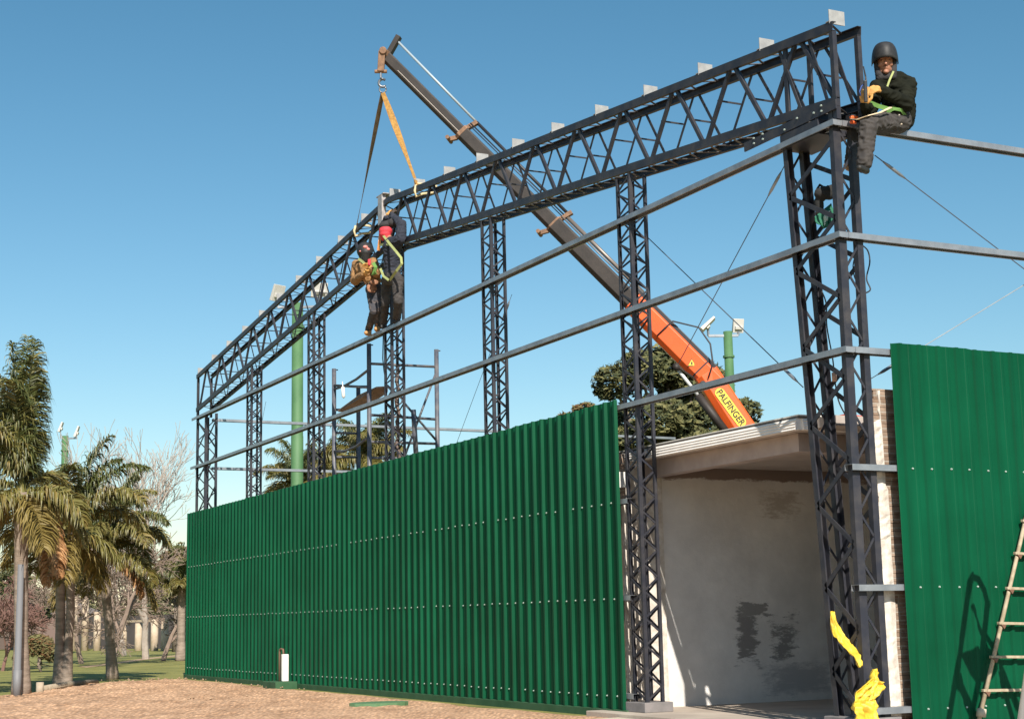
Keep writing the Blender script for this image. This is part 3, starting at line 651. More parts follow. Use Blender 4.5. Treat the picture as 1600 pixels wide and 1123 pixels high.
def rung(P, vp, Q, vq, r=.025, nm='cross_bar', mid=None):
    a = Vector((P.x, P.y, P2(0, vp, P.x, P.y))); c = Vector((Q.x, Q.y, P2(0, vq, Q.x, Q.y))); pts = [a, c]
    if mid: pts = [a, a.lerp(c, .3)+Vector((0, 0, -mid)), a.lerp(c, .65)+Vector((0, 0, -mid)), c]
    b = MB(); b.tube(pts, r, 8); b.build(nm, SCF, scf, smooth=True)
post(A, 576); post(B, 537); post(C_, 546); post(D_, 604)
rung(B, 568, C_, 573); rung(B, 648, C_, 655); rung(B, 690, C_, 693); rung(B, 715, C_, 717)
rung(A, 602, D_, 604); rung(A, 640, D_, 640); rung(A, 676, D_, 677); rung(A, 714, D_, 714)
rung(A, 608, B, 577, nm='brace', mid=.05); rung(A, 705, B, 682, nm='brace', mid=.08)
rung(A, 602, B, 605); rung(D_, 604, B, 604)
Mx = PY(640, 650, Y0)
rung(C_, 580, PY(632, 650, Y0), 712, nm='brace', r=.022); rung(PY(628, 650, Y0), 625, C_, 690, nm='brace', r=.022)
rung(PY(646, 650, Y0), 640, PY(650, 650, Y0), 720, nm='brace', r=.05)
pl = [PY(529, 640, 15.6), PY(545, 641, 15.6), PY(585, 624, 14.6), PY(606, 611, 14.0), PY(606, 603, 14.0), PY(588, 604, 14.2), PY(562, 616, 15.0)]
b = MB(); b.v = [tuple(p) for p in pl]+[tuple(p+Vector((0, .03, -.035))) for p in pl]; n = len(pl)
b.f = [tuple(range(n)), tuple(range(2*n-1, n-1, -1))]+[(i, (i+1) % n, n+(i+1) % n, n+i) for i in range(n)]
b.build('scaffold_board', mat('old_board', (.2, .13, .09), .85, 0, (.3, .2, .14), 6), label='brown weathered board lying tilted on the scaffold', cat='board')
b = MB(); a = PY(535, 596, 15.0); c = PY(537, 622, 15.0); b.tube([a, a.lerp(c, .3), a.lerp(c, .34), a.lerp(c, .9), c], [.008, .01, .035, .035, .01], 8); b.build('paint_roller', WHITE, smooth=True, label='slim white tool hanging on the scaffold above the brown board', cat='tool')
# chain hoist inside column 4
b = MB(); 
for i in range(26):
    z = 5.45-i*.1; b.bar((.22+.03*math.sin(i*1.7), 12.45+.03*math.cos(i), z), (.22+.03*math.sin(i*1.7+1.7), 12.45, z-.11), .035, .05, (0, 1, 0))
b.build('rope_bundle', mat('brown_rope', (.13, .09, .075), .85, 0, (.2, .15, .13), 20), label='knotted brown rope bundle hanging inside the column under the standing workers', cat='rope')
b = MB(); b.tube([PX(599, 520, .1), PX(598, 560, .1), PX(600, 580, .12), PX(604, 600, .12)], .01, 6); b.build('rope', mat('blue_rope', (.05, .1, .13), .8), smooth=True, label='thin dark rope hanging below the feet of the standing worker in navy', cat='rope')
# ================================================================== floodlight masts
MG = mat('mast_green', (.055, .14, .055), .65, 0, (.08, .18, .075), 1.5)
FLW = mat('floodlight_shell', (.55, .53, .5), .5, .1)
def mast(u, vtop, dep, r, label, lamps):
    top = PD(u, vtop, dep); root = thing('floodlight_mast', (top.x, top.y, GZ), label, 'floodlight mast', 'green floodlight masts')
    b = MB(); b.tube([(top.x, top.y, GZ), (top.x, top.y, top.z*.62), (top.x, top.y, top.z*.621), (top.x, top.y, top.z)], [r*1.08, r*1.05, r, r*.97], 18); b.build('pole', MG, root, smooth=True)
    b = MB(); z = top.z-.75; b.tube([(top.x, top.y, z), (top.x, top.y, z+.06)], r*1.25, 18); b.build('pole_clamp', MG, root)
    arm = MB()
    for (lu, lv, w_, h_, yaw, tilt) in lamps:
        c = PD(lu, lv, dep); base = Vector((top.x, top.y, top.z-.12)); e = Vector((c.x, c.y, top.z-.12))
        arm.bar(base, e, .07, .07)
        arm.bar(e, c-Vector((0, 0, h_*.3)), .05, .05, (1, 0, 0))
        M_ = Matrix.Rotation(yaw, 3, 'Z') @ Matrix.Rotation(tilt, 3, 'X')
        q = MB(); hw, hh = w_/2, h_/2
        vs = [M_ @ Vector(v) for v in ((-hw, -.05, -hh), (hw, -.05, -hh), (hw, .06, -hh), (-hw, .06, -hh), (-hw, -.05, hh), (hw, -.05, hh), (hw, .02, hh), (-hw, .02, hh))]
        q.add([c+v for v in vs], [(0,3,2,1),(4,5,6,7),(0,1,5,4),(1,2,6,5),(2,3,7,6),(3,0,4,7)])
        fl_ = q.build('floodlight', FLW, root, bevel=.01); q = MB()
        vs = [M_ @ Vector(v) for v in ((-hw*.7, -.11, -hh*.5), (hw*.7, -.11, -hh*.5), (hw*.7, -.051, -hh*.5), (-hw*.7, -.051, -hh*.5), (-hw*.7, -.11, -hh*.05), (hw*.7, -.11, -hh*.05), (hw*.7, -.051, 0), (-hw*.7, -.051, 0))]
        q.add([c+v for v in vs], [(0,3,2,1),(4,5,6,7),(0,1,5,4),(1,2,6,5),(2,3,7,6),(3,0,4,7)])
        q.build('visor', FLW, fl_, bevel=.01)
    arm.build('arm', GALV, root)
mast(465, 474, 46, .17, 'thickest green floodlight mast, standing behind the long green wall left of the scaffold', [(434, 458, .42, .5, .4, .35), (499, 453, .5, .42, -.3, .35)])
mast(1137, 518, 44, .13, 'green floodlight mast with two lamps standing right of the orange crane arm', [(1106, 506, .42, .5, 1.0, .8), (1153, 509, .32, .4, -.2, .25)])
mast(102, 681, 76, .16, 'small distant green floodlight mast rising behind the palms at the left', [(95, 667, .35, .5, 1.2, .3), (120, 674, .35, .55, 1.2, .3)])
mast(566, 691, 76, .16, 'small distant green floodlight mast seen through the scaffold', [(547, 684, .5, .55, .4, .1), (582, 681, .4, .55, 1.0, .3)])
# ================================================================== vegetation
def leafcloud(blobs, n, size, seed, m, parent, name='crown', drop=0):
    rng = np.random.default_rng(seed); V = []; Fc = []; mi = []
    tot = sum(r[0]*r[1]*r[2] for _, r in blobs)
    for c, r in blobs:
        k = int(n*r[0]*r[1]*r[2]/tot)
        d = rng.normal(size=(k, 3)); d /= np.linalg.norm(d, axis=1)[:, None]; rad = rng.uniform(.35, 1, k)**.45
        p = d*rad[:, None]*np.array(r)
        # lumpy outline
        for i in range(k):
            q = Vector((c[0]+p[i][0], c[1]+p[i][1], c[2]+p[i][2])); w_ = noise.noise(q*(1.1/max(.5, r[2]*.5)))
            if w_ < -.13 and rad[i] > .4: continue
            q += Vector((d[i][0], d[i][1], d[i][2]))*w_*r[2]*.35
            t = Vector(rng.normal(size=3)).normalized(); nd = Vector(d[i]); t = (t-nd*t.dot(nd)*.3).normalized(); s = t.orthogonal().normalized(); z = size*rng.uniform(.5, 1.3); kk = len(V)
            V += [tuple(q-t*z-Vector((0, 0, drop*z))), tuple(q+s*z*.4), tuple(q+t*z), tuple(q-s*z*.4)]; Fc.append((kk, kk+1, kk+2, kk+3)); mi.append(int(rng.integers(0, len(m))))
    return rawmesh(name, V, Fc, m, parent, midx=mi)
LG = [mat('leaf_dark', (.045, .055, .02), .75), mat('leaf_mid', (.09, .095, .033), .75), mat('leaf_olive', (.15, .14, .05), .75), mat('leaf_brownish', (.12, .09, .035), .8)]
BARK = mat('bark', (.13, .1, .08), .95, 0, (.22, .18, .14), 6, .01, 20)
def branchy(b, p, d, L, r, depth, rng, spread=.5, up=.15, tips=None, minr=.008, split=(2, 4)):
    n = 4; pts = [p]; dd = Vector(d).normalized()
    for i in range(n):
        dd = (dd+Vector((rng.uniform(-1, 1), rng.uniform(-1, 1), rng.uniform(-1, 1)))*.14+Vector((0, 0, up*.3))).normalized(); pts.append(pts[-1]+dd*L/n)
    r2 = max(r*.62, minr); b.tube(pts, [r+(r2-r)*i/n for i in range(n+1)], 5 if depth < 3 else 7, cap=False)
    if depth == 0:
        if tips is not None: tips.append(pts[-1])
        return
    for k in range(rng.randint(*split)):
        i = rng.randint(2, n); ph = rng.uniform(0, 6.283); o = dd.orthogonal().normalized(); o = Matrix.Rotation(ph, 3, dd) @ o
        nd = (dd+o*spread*rng.uniform(.6, 1.5)+Vector((0, 0, up))).normalized(); branchy(b, pts[i], nd, L*rng.uniform(.6, .85), r2*.85, depth-1, rng, spread, up, tips, minr, split)
    branchy(b, pts[-1], dd, L*.75, r2, depth-1, rng, spread, up, tips, minr, split)
def leafy_tree(base, trunk_h, blobs, n, size, seed, label, cat='tree', group=None, mats=None, name='broad_tree', r=.25):
    root = thing(name, base, label, cat, group); rng = random.Random(seed); b = MB(); base = Vector(base); top = base+Vector((0, 0, trunk_h))
    b.tube([base, base.lerp(top, .5)+Vector((rng.uniform(-.2, .2), 0, 0)), top], [r, r*.8, r*.65], 8)
    for c, rr in blobs: 
        c = Vector(c); m_ = top.lerp(c, .5)+Vector((rng.uniform(-.3, .3), 0, -.3)); b.tube([top-Vector((0, 0, rng.uniform(0, trunk_h*.3))), m_, c], [r*.45, r*.3, r*.1], 6)
    b.build('trunk', BARK, root, smooth=True); leafcloud(blobs, n, size, seed, mats or LG[:3], root); return root
def blobpx(u, v, dep, ru, rv, rd=None): 
    s = dep/F; return (PD(u, v, dep), (ru*s, (rd or ru)*s, rv*s))
# big umbrella shaped tree behind the crane
DT = 58
bl = [blobpx(*q) for q in ((958, 598, DT, 34, 26), (1000, 578, DT, 40, 30), (1040, 572, DT+2, 45, 34), (1085, 590, DT+2, 40, 34), (985, 625, DT+1, 18, 12), (1075, 630, DT+3, 50, 38), (1030, 655, DT, 50, 34), (1110, 655, DT+1, 40, 34),
                               (1150, 660, DT+2, 34, 30), (1168, 648, DT+2, 22, 26), (1120, 600, DT+4, 26, 26), (960, 668, DT+3, 34, 26), (1000, 690, DT+1, 60, 26), (1090, 700, DT+1, 70, 30))]
b0 = PD(1050, 800, DT); leafy_tree((b0.x, b0.y, GZ), 5, bl, 42000, .17, 5, 'large clumpy evergreen tree behind the orange crane arm', mats=LG[:3], r=.4)
bl = [blobpx(912, 640, 90, 18, 10), blobpx(895, 660, 90, 26, 18), blobpx(930, 655, 90, 24, 16)]
b0 = PD(910, 800, 90); leafy_tree((b0.x, b0.y, GZ), 9, bl, 5000, .22, 6, 'rusty brown tree top peeping over the end of the long green wall', mats=[LG[3], LG[2], mat('leaf_rust', (.16, .08, .03), .8)])
# palms
PG = [mat('palm_green', (.075, .088, .023), .5, spec=.5), mat('palm_olive', (.15, .135, .035), .5), mat('palm_yellowish', (.19, .14, .036), .6)]
DEADF = mat('dead_frond', (.34, .17, .07), .85, 0, (.45, .26, .12), 6)
PTR = mat('palm_trunk', (.2, .155, .12), .95, 0, (.33, .26, .21), 3, .01, 14, stretch=(1, 1, 4))
def frond(V, Fc, mi, c, az, el, L, rng, droop, kind, lw=.03, ll=.42, sweep=(0, 0)):
    # rachis
    n = 26; d = Vector((math.cos(az)*math.cos(el), math.sin(az)*math.cos(el), math.sin(el))); p = Vector(c); pts = [p.copy()]; dirs = [d.copy()]
    for i in range(n):
        g = droop*(i/n)**1.2/n*2.1
        d = (d+Vector((sweep[0]/n, sweep[1]/n, -g*1.25))).normalized(); p = p+d*L/n; pts.append(p.copy()); dirs.append(d.copy())
    for i in range(n):   # rachis strip
        s = dirs[i].cross(Vector((0, 0, 1)));
        s = (s.normalized() if s.length > .05 else Vector((1, 0, 0)))*(.022*(1-i/n)+.005); k = len(V); V += [tuple(pts[i]-s), tuple(pts[i]+s), tuple(pts[i+1]+s*.9), tuple(pts[i+1]-s*.9)]; Fc.append((k, k+1, k+2, k+3)); mi.append(kind)
        k = len(V); z = Vector((0, 0, .02*(1-i/n)+.004)); V += [tuple(pts[i]-z), tuple(pts[i]+z), tuple(pts[i+1]+z*.9), tuple(pts[i+1]-z*.9)]; Fc.append((k, k+1, k+2, k+3)); mi.append(kind)
    m_ = 62
    for j in range(m_):
        t = .12+.88*j/m_; i = min(n-1, int(t*n)); q = pts[i].lerp(pts[i+1], t*n-i); dd = dirs[i]
        s = dd.cross(Vector((0, 0, 1))); s = s.normalized() if s.length > .05 else Vector((1, 0, 0)); up = s.cross(dd)
        for sg in (-1, 1):
            for rep in range(2):
                l = ll*1.05*(math.sin(math.pi*min(1, t*.85+.12))**.6)*rng.uniform(.75, 1.15)
                ld = (dd*rng.uniform(.35, .8)+s*sg*rng.uniform(.6, 1)+up*rng.uniform(-.3, .45)).normalized()
                w_ = lw*rng.uniform(.7, 1.25); side = ld.cross(Vector((rng.uniform(-1, 1), rng.uniform(-1, 1), rng.uniform(-1, 1)))).normalized()*w_*.5
                a0 = q; a1 = q+ld*l*.45; a2_ = a1+(ld+Vector((0, 0, -rng.uniform(.5, 1.1)))).normalized()*l*.35; a3 = a2_+(ld*.4+Vector((0, 0, -1.2))).normalized()*l*.3
                k = len(V); V += [tuple(a0-side*.6), tuple(a0+side*.6), tuple(a1-side), tuple(a1+side), tuple(a2_-side*.8), tuple(a2_+side*.8), tuple(a3)]
                Fc += [(k, k+1, k+3, k+2), (k+2, k+3, k+5, k+4), (k+4, k+5, k+6)]; kk = kind if rng.random() < .8 else min(2, kind+1) if kind < 3 else kind; mi += [kk]*3
def palm(trunks, crown, fronds, seed, label, dead=None, ll=.42, shaft=.35, name='palm_tree'):
    rng = random.Random(seed); root = thing(name, trunks[0][0], label, 'palm', 'palms left of the shed')
    for tr_ in trunks:
        b = MB(); pts = tr_[:-1]; r = tr_[-1]; N = 22; P = []
        for i in range(N+1):
            t = i/N*(len(pts)-1); k = min(int(t), len(pts)-2); P.append(Vector(pts[k]).lerp(Vector(pts[k+1]), t-k))
        b.tube(P, [r*(1.35-.45*min(1, i/6))*(1+.035*(i % 2)) for i in range(N+1)], 12); b.build('trunk', PTR, root, smooth=True)
    V = []; Fc = []; mi = []
    for (az, el, L, dr, kd) in fronds: frond(V, Fc, mi, crown, az, el, L, rng, dr, kd, ll=ll)
    rawmesh('crown', V, Fc, PG, root, midx=mi)
    b = MB(); c = Vector(crown); b.tube([c-Vector((0, 0, .55)), c-Vector((0, 0, .1)), c+Vector((0, 0, .25))], [.1, .13, .05], 10); b.build('crownshaft', PG[1], root, smooth=True)
    if dead:
        for dd_ in dead:
            V = []; Fc = []; mi = []; frond(V, Fc, mi, Vector(crown)+(dd_[4] if len(dd_) > 4 else Vector((0, 0, 0))), dd_[0], dd_[1], dd_[2], rng, dd_[3], 0, lw=.05, ll=.3); rawmesh('dead_frond', V, Fc, [DEADF]*3, root, midx=mi)
    return root
def fr_set(n, rng, L, els=(1.2, -.1), kinds=(0, 0, 1), az0=0):
    out = []
    for i in range(n):
        t = i/(n-1); out.append((az0+i*2.399+rng.uniform(-.2, .2), els[0]+(els[1]-els[0])*t+rng.uniform(-.1, .1), L*rng.uniform(.85, 1.12), rng.uniform(.75, 1.2)+.2*(1-t), kinds[min(len(kinds)-1, int(t*len(kinds)+rng.uniform(-.4, .4)))] if t > .15 else 0))
    return out
YR = math.atan2(_r2.y, _r2.x)   # azimuth of picture-right on the ground
rg = random.Random(3)
def fset(n, L, e0, e1, d0, d1, kinds, az0=0., j=.12):
    out = []
    for i in range(n):
        t = i/(n-1); out.append((az0+i*2.399+rg.uniform(-.2, .2), e0+(e1-e0)*t+rg.uniform(-j, j), L*rg.uniform(.85, 1.1), d0+(d1-d0)*t+rg.uniform(-.15, .15), kinds[min(len(kinds)-1, int(t*len(kinds)))]))
    return out
p1 = PZ(33, 1087, GZ); c1 = PD(33, 768, (p1-CAM).dot(_f))
fr = fset(13, 2.4, 1.5, 1.05, 1.1, 2.1, (0, 0, 1))+fset(8, 1.5, .5, -.7, 1.8, 1.4, (1, 1, 1, 2), .7)+[(YR-.5, .9, 1.9, 2.6, 2)]+[(YR-1.0, 1.42, 2.9, .95, 0), (YR-.3, 1.3, 2.75, 1.0, 0), (YR+3.0, 1.5, 2.9, .8, 0), (YR+1.4, 1.55, 3.0, .7, 0), (YR+3.3, 1.35, 2.9, .9, 0), (YR-.9, 1.2, 2.6, 1.2, 0), (YR+.9, 1.25, 2.6, 1.2, 0)]
fr = [q for q in fr if not (math.cos(q[0]-YR) > .5 and .55 < q[1] < 1.35)]
palm([[p1, p1+(c1-p1)*.5, c1, .14]], c1, fr, 11, 'tallest palm at the left edge of the picture, beside the grey pipe', ll=.55)
p2 = PZ(92, 1072, GZ); d2 = (p2-CAM).dot(_f); c2 = PD(100, 832, d2)
p2b = p2+_r2*.16
fr = fset(10, 2.1, 1.3, .5, 1.4, 1.9, (0, 0, 1))+fset(6, 1.6, .2, -.5, 1.7, 1.4, (1, 1, 2), 1.1)+[(YR+.1, 1.05, 2.5, 1.5, 0), (YR-.3, .8, 2.4, 1.7, 1), (YR+3.1, .2, 1.9, 1.5, 2), (YR+2.9, .0, 1.7, 1.5, 2), (YR-.1, 1.3, 2.4, 1.2, 0)]
palm([[p2, p2+(c2-p2)*.5-_r2*.02, c2-_r2*.09, .11], [p2b, p2b+(c2-p2)*.5+_r2*.04, c2+_r2*.13, .1]], c2, fr, 12, 'double-trunked palm with a hanging orange-brown dead frond', dead=[(YR-.9, -1.15, 1.75, .5, -_f*.75+_r2*-.1+Vector((0, 0, .75))), (YR-1.6, -1.3, 1.6, .3, -_f*.7+_r2*-.02+Vector((0, 0, .5)))], ll=.52)
p3 = PZ(176, 1061, GZ); d3 = (p3-CAM).dot(_f); c3 = PD(158, 868, d3)
fr = fset(11, 2.1, 1.35, .6, 1.4, 2.1, (0, 0, 1))+fset(7, 1.9, .4, -.5, 1.8, 1.5, (1, 1, 2, 2), .5)+[(YR, 1.0, 2.1, 2.0, 1), (YR+.4, .8, 1.9, 2.0, 1), (YR-.3, 1.2, 2.3, 1.8, 1), (YR+.1, 1.35, 2.4, 1.5, 0), (YR+2.9, 1.2, 2.4, 1.5, 0)]
palm([[p3, p3.lerp(PD(168, 945, d3), .9), c3, .12]], c3, fr, 13, 'palm nearest the shed corner, with a single dark slim trunk', dead=[(YR-.2, -.3, 1.6, 2.0)], ll=.5)
# grey drain pipe post in front of the first palm
b = MB(); pa = PZ(26, 1090, GZ); dp = (pa-CAM).dot(_f); tpz = PD(24, 880, dp); b.tube([pa, pa+Vector((0, 0, .5)), pa+Vector((0, 0, .505)), Vector((pa.x, pa.y, tpz.z))], [.075, .075, .06, .055], 12); b.build('post', mat('grey_pipe', (.17, .17, .18), .6), smooth=True, label='grey metal pipe post standing close in front of the leftmost palm', cat='post')
# low log edging with a stump
q = PZ(62, 1083, GZ); b = MB(); b.tube([q-Vector((0, 0, .1)), q+Vector((0, 0, .22))], .075, 10); b.build('stump', mat('log_wood', (.3, .24, .17), .9, 0, (.4, .33, .25), 8, .01, 20), smooth=True, label='short round wooden stump at the edge of the gravel', cat='stump')
q2 = PZ(70, 1082, GZ); q3 = PZ(150, 1070, GZ); b = MB(); b.tube([q2+Vector((0, 0, .08)), q2.lerp(q3, .5)+Vector((0, 0, .1)), q3+Vector((0, 0, .06))], .07, 10); b.build('log', MATS['log_wood'], smooth=True, label='long low log lying along the edge of the gravel beside the stump', cat='log')
# palms behind the wall, tops only
def top_palm(u, v, dep, L, seed, label, ln=14):
    c = PD(u, v, dep); rng = random.Random(seed); base = Vector((c.x, c.y, GZ))
    palm([[base, base.lerp(c, .5), c, .16]], c, fr_set(ln, rng, L, (1.3, -.2), (0, 1, 1)), seed, label, ll=.5)
top_palm(470, 752, 52, 1.6, 21, 'palm top showing over the long green wall beside the thick mast', 18)
top_palm(575, 712, 46, 1.5, 22, 'palm top showing over the long green wall under the scaffold board', 16)
top_palm(510, 735, 62, 1.4, 23, 'palm top showing over the long green wall between mast and scaffold', 12)
c = PD(287, 925, 58); top_palm(284, 915, 58, 1.3, 24, 'small palm partly hidden by the left end of the long green wall', 14)
# bare trees
def bare(u, vb, dep, Ls, r, seed, label, m, depth=5, d=(0, 0, 1), spread=.55, up=.12, split=(1, 3), name='bare_tree', minr=.011):
    base = PD(u, vb, dep); base.z = GZ; root = thing(name, base, label, 'bare tree', 'leafless trees left of the shed'); b = MB(); branchy(b, base, Vector(d), Ls, r, depth, random.Random(seed), spread, up, None, minr, split); b.build('branches', m, root)
PALE = mat('pale_bark', (.32, .265, .225), .9, 0, (.43, .37, .32), 5); BRN = mat('brown_bark', (.2, .145, .115), .95, 0, (.27, .2, .16), 5)
bare(228, 1000, 62, 2.75, .15, 31, 'tall pale leafless tree rising beside the left end of the green wall', PALE, 6, (.05, 0, 1), .6, .1, (1, 3), minr=.009)
bare(195, 1000, 72, 3.0, .11, 32, 'pale leafless tree rising behind the palm nearest the shed', PALE, 5, (-.1, 0, 1), .5, .14, (1, 3), minr=.009)
bare(172, 1010, 52, 1.5, .13, 33, 'spreading brown leafless tree with low branches behind the slim palm', BRN, 6, (.3, 0, .9), .85, .02, (2, 3))
bare(128, 1010, 56, 1.5, .1, 34, 'brown leafless tree tangled behind the double-trunked palm', BRN, 6, (-.3, 0, .9), .85, .02, (2, 3))
bare(255, 1010, 58, 1.3, .1, 35, 'brown leafless tree close to the end of the green wall', BRN, 6, (.3, 0, .9), .85, .03, (2, 3))
bare(62, 1020, 50, .9, .06, 36, 'low twiggy leafless bush between the two leftmost palms', BRN, 6, (0, 0, 1), .9, .02, (2, 3))
bare(5, 1020, 48, .9, .06, 37, 'low reddish twiggy bush at the left edge behind the pipe post', mat('red_twig', (.2, .11, .09), .95), 6, (.1, 0, 1), .9, .02, (2, 3))
# background evergreen bushes and trees
for (i, (u, v, dep, ru, rv, lab, ms)) in enumerate(((278, 880, 80, 42, 50, 'dark brownish evergreen beside the left end of the green wall', [LG[0], LG[3], LG[1]]), (30, 935, 100, 60, 40, 'dark distant evergreen behind the leftmost palms', LG[:2]), (18, 905, 110, 40, 45, 'distant evergreen crown at the left edge above the small roof', LG[:3]),
                                             (150, 950, 120, 60, 42, 'distant olive evergreen behind the wooden posts', LG[:3]), (225, 955, 120, 60, 40, 'distant dark evergreen behind the dark wall', LG[:2]))):
    b0 = PD(u, v, dep); bl = [blobpx(u, v, dep, ru*.6, rv*.6), blobpx(u-ru*.4, v+rv*.3, dep, ru*.5, rv*.5), blobpx(u+ru*.4, v+rv*.25, dep, ru*.55, rv*.55), blobpx(u, v+rv*.7, dep, ru*.8, rv*.5)]
    leafy_tree((b0.x, b0.y, GZ), b0.z*.6, bl, 7000, .2, 50+i, lab, 'tree', 'distant evergreens at the left', ms)
bl = [blobpx(60, 1010, 46, 24, 20), blobpx(88, 1020, 46, 20, 14), blobpx(35, 1025, 46, 16, 12)]
b0 = PD(65, 1030, 46); leafy_tree((b0.x, b0.y, GZ), .3, bl, 4500, .07, 71, 'low rusty shrub between the leftmost palms', 'shrub', None, [LG[3], LG[2], mat('leaf_rust', (.16, .08, .03), .8)], 'shrub', .04)
# background dark wall, posts, small building
b = MB(); a = PZ(100, 1013, GZ); c = PZ(420, 1013, GZ); dd = (c-a).normalized(); nr = Vector((-dd.y, dd.x, 0))
b.ext([(0, 0), (.25, 0), (.25, 2.0), (0, 2.0)], a, c, nr, (0, 0, 1)); b.build('garden_wall', mat('dark_rendered_wall', (.07, .06, .06), .95, 0, (.11, .09, .085), .6), label='long dark low wall across the far end of the lawn', cat='wall')
PW = mat('fence_wood', (.42, .32, .22), .9, 0, (.52, .42, .32), 3)
for i, (u, h_) in enumerate(((113, 4.2), (132, 4.4), (151, 2.2), (192, 1.6), (216, 1.5), (241, 1.7), (257, 1.6), (286, 1.5))):
    q = PZ(u, 1016, GZ); b = MB(); b.tube([q-Vector((0, 0, .3)), q+Vector((.1 if i == 0 else 0, 0, h_))], [.22, .2], 10)
    b.build('wooden_post', PW, smooth=True, label=('%s in front of the far dark wall' % ('tallest leftmost wooden post', 'tall wooden post next to the leftmost one', 'lone wooden post behind the palms', 'left post of the first wooden rail', 'middle post of the first wooden rail', 'right post of the first wooden rail', 'left post of the second wooden rail', 'right post of the second wooden rail')[i]), cat='wooden post', group='wooden posts on the far lawn')
for u0, u1, lb in ((190, 243, 'first'), (256, 288, 'second')):
    a = PZ(u0, 1016, GZ)+Vector((0, 0, 1.62)); c = PZ(u1, 1016, GZ)+Vector((0, 0, 1.62)); b = MB(); b.bar(a, c, .2, .12); b.build('wooden_rail', PW, label='%s horizontal wooden rail resting on the far posts' % lb, cat='wooden rail')
sb = thing('small_house', PZ(-40, 1014, GZ), 'low small building with a dark roof at the far left edge', 'house')
a = PZ(-160, 1014, GZ); c = PZ(21, 1014, GZ); dd = (c-a).normalized(); nr = Vector((-dd.y, dd.x, 0))
b = MB(); b.ext([(0, 0), (6, 0), (6, 2.3), (0, 2.3)], a, c, nr, (0, 0, 1)); b.build('wall', mat('brick_far', (.2, .14, .12), .95), sb)
b = MB(); b.ext([(-.5, 2.301), (3, 3.6), (6.5, 2.301)], a-dd*.4, c+dd*.3, nr, (0, 0, 1)); b.build('roof', mat('roof_grey', (.16, .14, .14), .9), sb)
# ================================================================== people
def remesh(name, prims, voxel, m, parent, wr=0, ws=9, smooth=4, midf=None):
    """union of tapered capsules / ellipsoids, voxel-remeshed into one continuous skin"""
    b = MB()
    for pr in prims:
        if pr[0] == 'c':
            _, p, r1, q, r2 = pr; p = Vector(p); q = Vector(q); d = q-p; L = d.length; d = d.normalized() if L > 1e-6 else Vector((0, 0, 1)); n = 7; pts = []; rs = []
            for i in range(n): t = math.pi/2*i/(n-1); pts.append(p-d*r1*math.cos(t)); rs.append(max(r1*math.sin(t), .0008))
            for i in range(1, n): t = math.pi/2*i/(n-1); pts.append(q+d*r2*math.sin(t)); rs.append(max(r2*math.cos(t), .0008))
            b.tube(pts, rs, 16)
        elif pr[0] == 'e':
            _, c, R3, rad = pr; c = Vector(c); n = 12; k = len(b.v)
            for i in range(n+1):
                t = math.pi*i/n
                for j in range(20):
                    a = 2*math.pi*j/20; v = Vector((rad[0]*max(math.sin(t), .002)*math.cos(a), rad[1]*max(math.sin(t), .002)*math.sin(a), rad[2]*math.cos(t))); b.v.append(tuple(c+R3 @ v))
            for i in range(n):
                for j in range(20): b.f.append((k+i*20+j, k+i*20+(j+1) % 20, k+(i+1)*20+(j+1) % 20, k+(i+1)*20+j))
            b.f.append(tuple(k+j for j in range(20))); b.f.append(tuple(k+n*20+j for j in range(20))[::-1])
    o = b.build(name, m); md = o.modifiers.new('r', 'REMESH'); md.mode = 'VOXEL'; md.voxel_size = voxel; sm = o.modifiers.new('s', 'SMOOTH'); sm.iterations = smooth; sm.factor = .5
    bpy.context.view_layer.update(); me = bpy.data.meshes.new_from_object(o.evaluated_get(bpy.context.evaluated_depsgraph_get())); bpy.data.objects.remove(o)
    if wr:
        cs = np.empty(len(me.vertices)*3); me.vertices.foreach_get('co', cs); ns = [v.normal.copy() for v in me.vertices]
        for i, v in enumerate(me.vertices):
            q = v.co*ws; w_ = noise.noise(Vector((q.x+noise.noise(q*.7)*1.5, q.y, q.z*1.6))); w_ = (1-abs(w_)*2.4)
            v.co = v.co+ns[i]*w_*wr
    me.polygons.foreach_set('use_smooth', [True]*len(me.polygons)); me.materials.clear(); me.materials.append(m)
    no = bpy.data.objects.new(name, me); COL.objects.link(no); 
    if parent: parent_to(no, parent)
    return no
def frame3(fwd, up=(0, 0, 1)):
    f = Vector(fwd).normalized(); s = f.cross(Vector(up)).normalized(); u = s.cross(f)
    return Matrix((( s.x, f.x, u.x), (s.y, f.y, u.y), (s.z, f.z, u.z)))      # local x=right, y=forward, z=up
SKIN = mat('skin', (.42, .2, .13), .55, 0, (.36, .16, .1), 18, spec=.4)
def head(c, fwd, up=(0, 0, 1), k=1.):
    M = frame3(fwd, up)*k; c = Vector(c); W = lambda x, y, z: c+M @ Vector((x, y, z))
    P = [('e', c, M, (.074, .092, .108)), ('e', W(0, .02, -.055), M, (.055, .07, .06)), ('c', W(0, .085, .005), .012, W(0, .108, -.03), .017), ('e', W(0, .078, -.062), M, (.026, .018, .009)), ('e', W(0, .07, -.1), M, (.026, .024, .02)),
         ('e', W(.076, -.005, -.01), M, (.01, .02, .032)), ('e', W(-.076, -.005, -.01), M, (.01, .02, .032)), ('e', W(.033, .078, .028), M, (.022, .012, .008)), ('e', W(-.033, .078, .028), M, (.022, .012, .008)), ('e', W(.045, .05, -.03), M, (.025, .03, .025)), ('e', W(-.045, .05, -.03), M, (.025, .03, .025))]
    return P, W, M
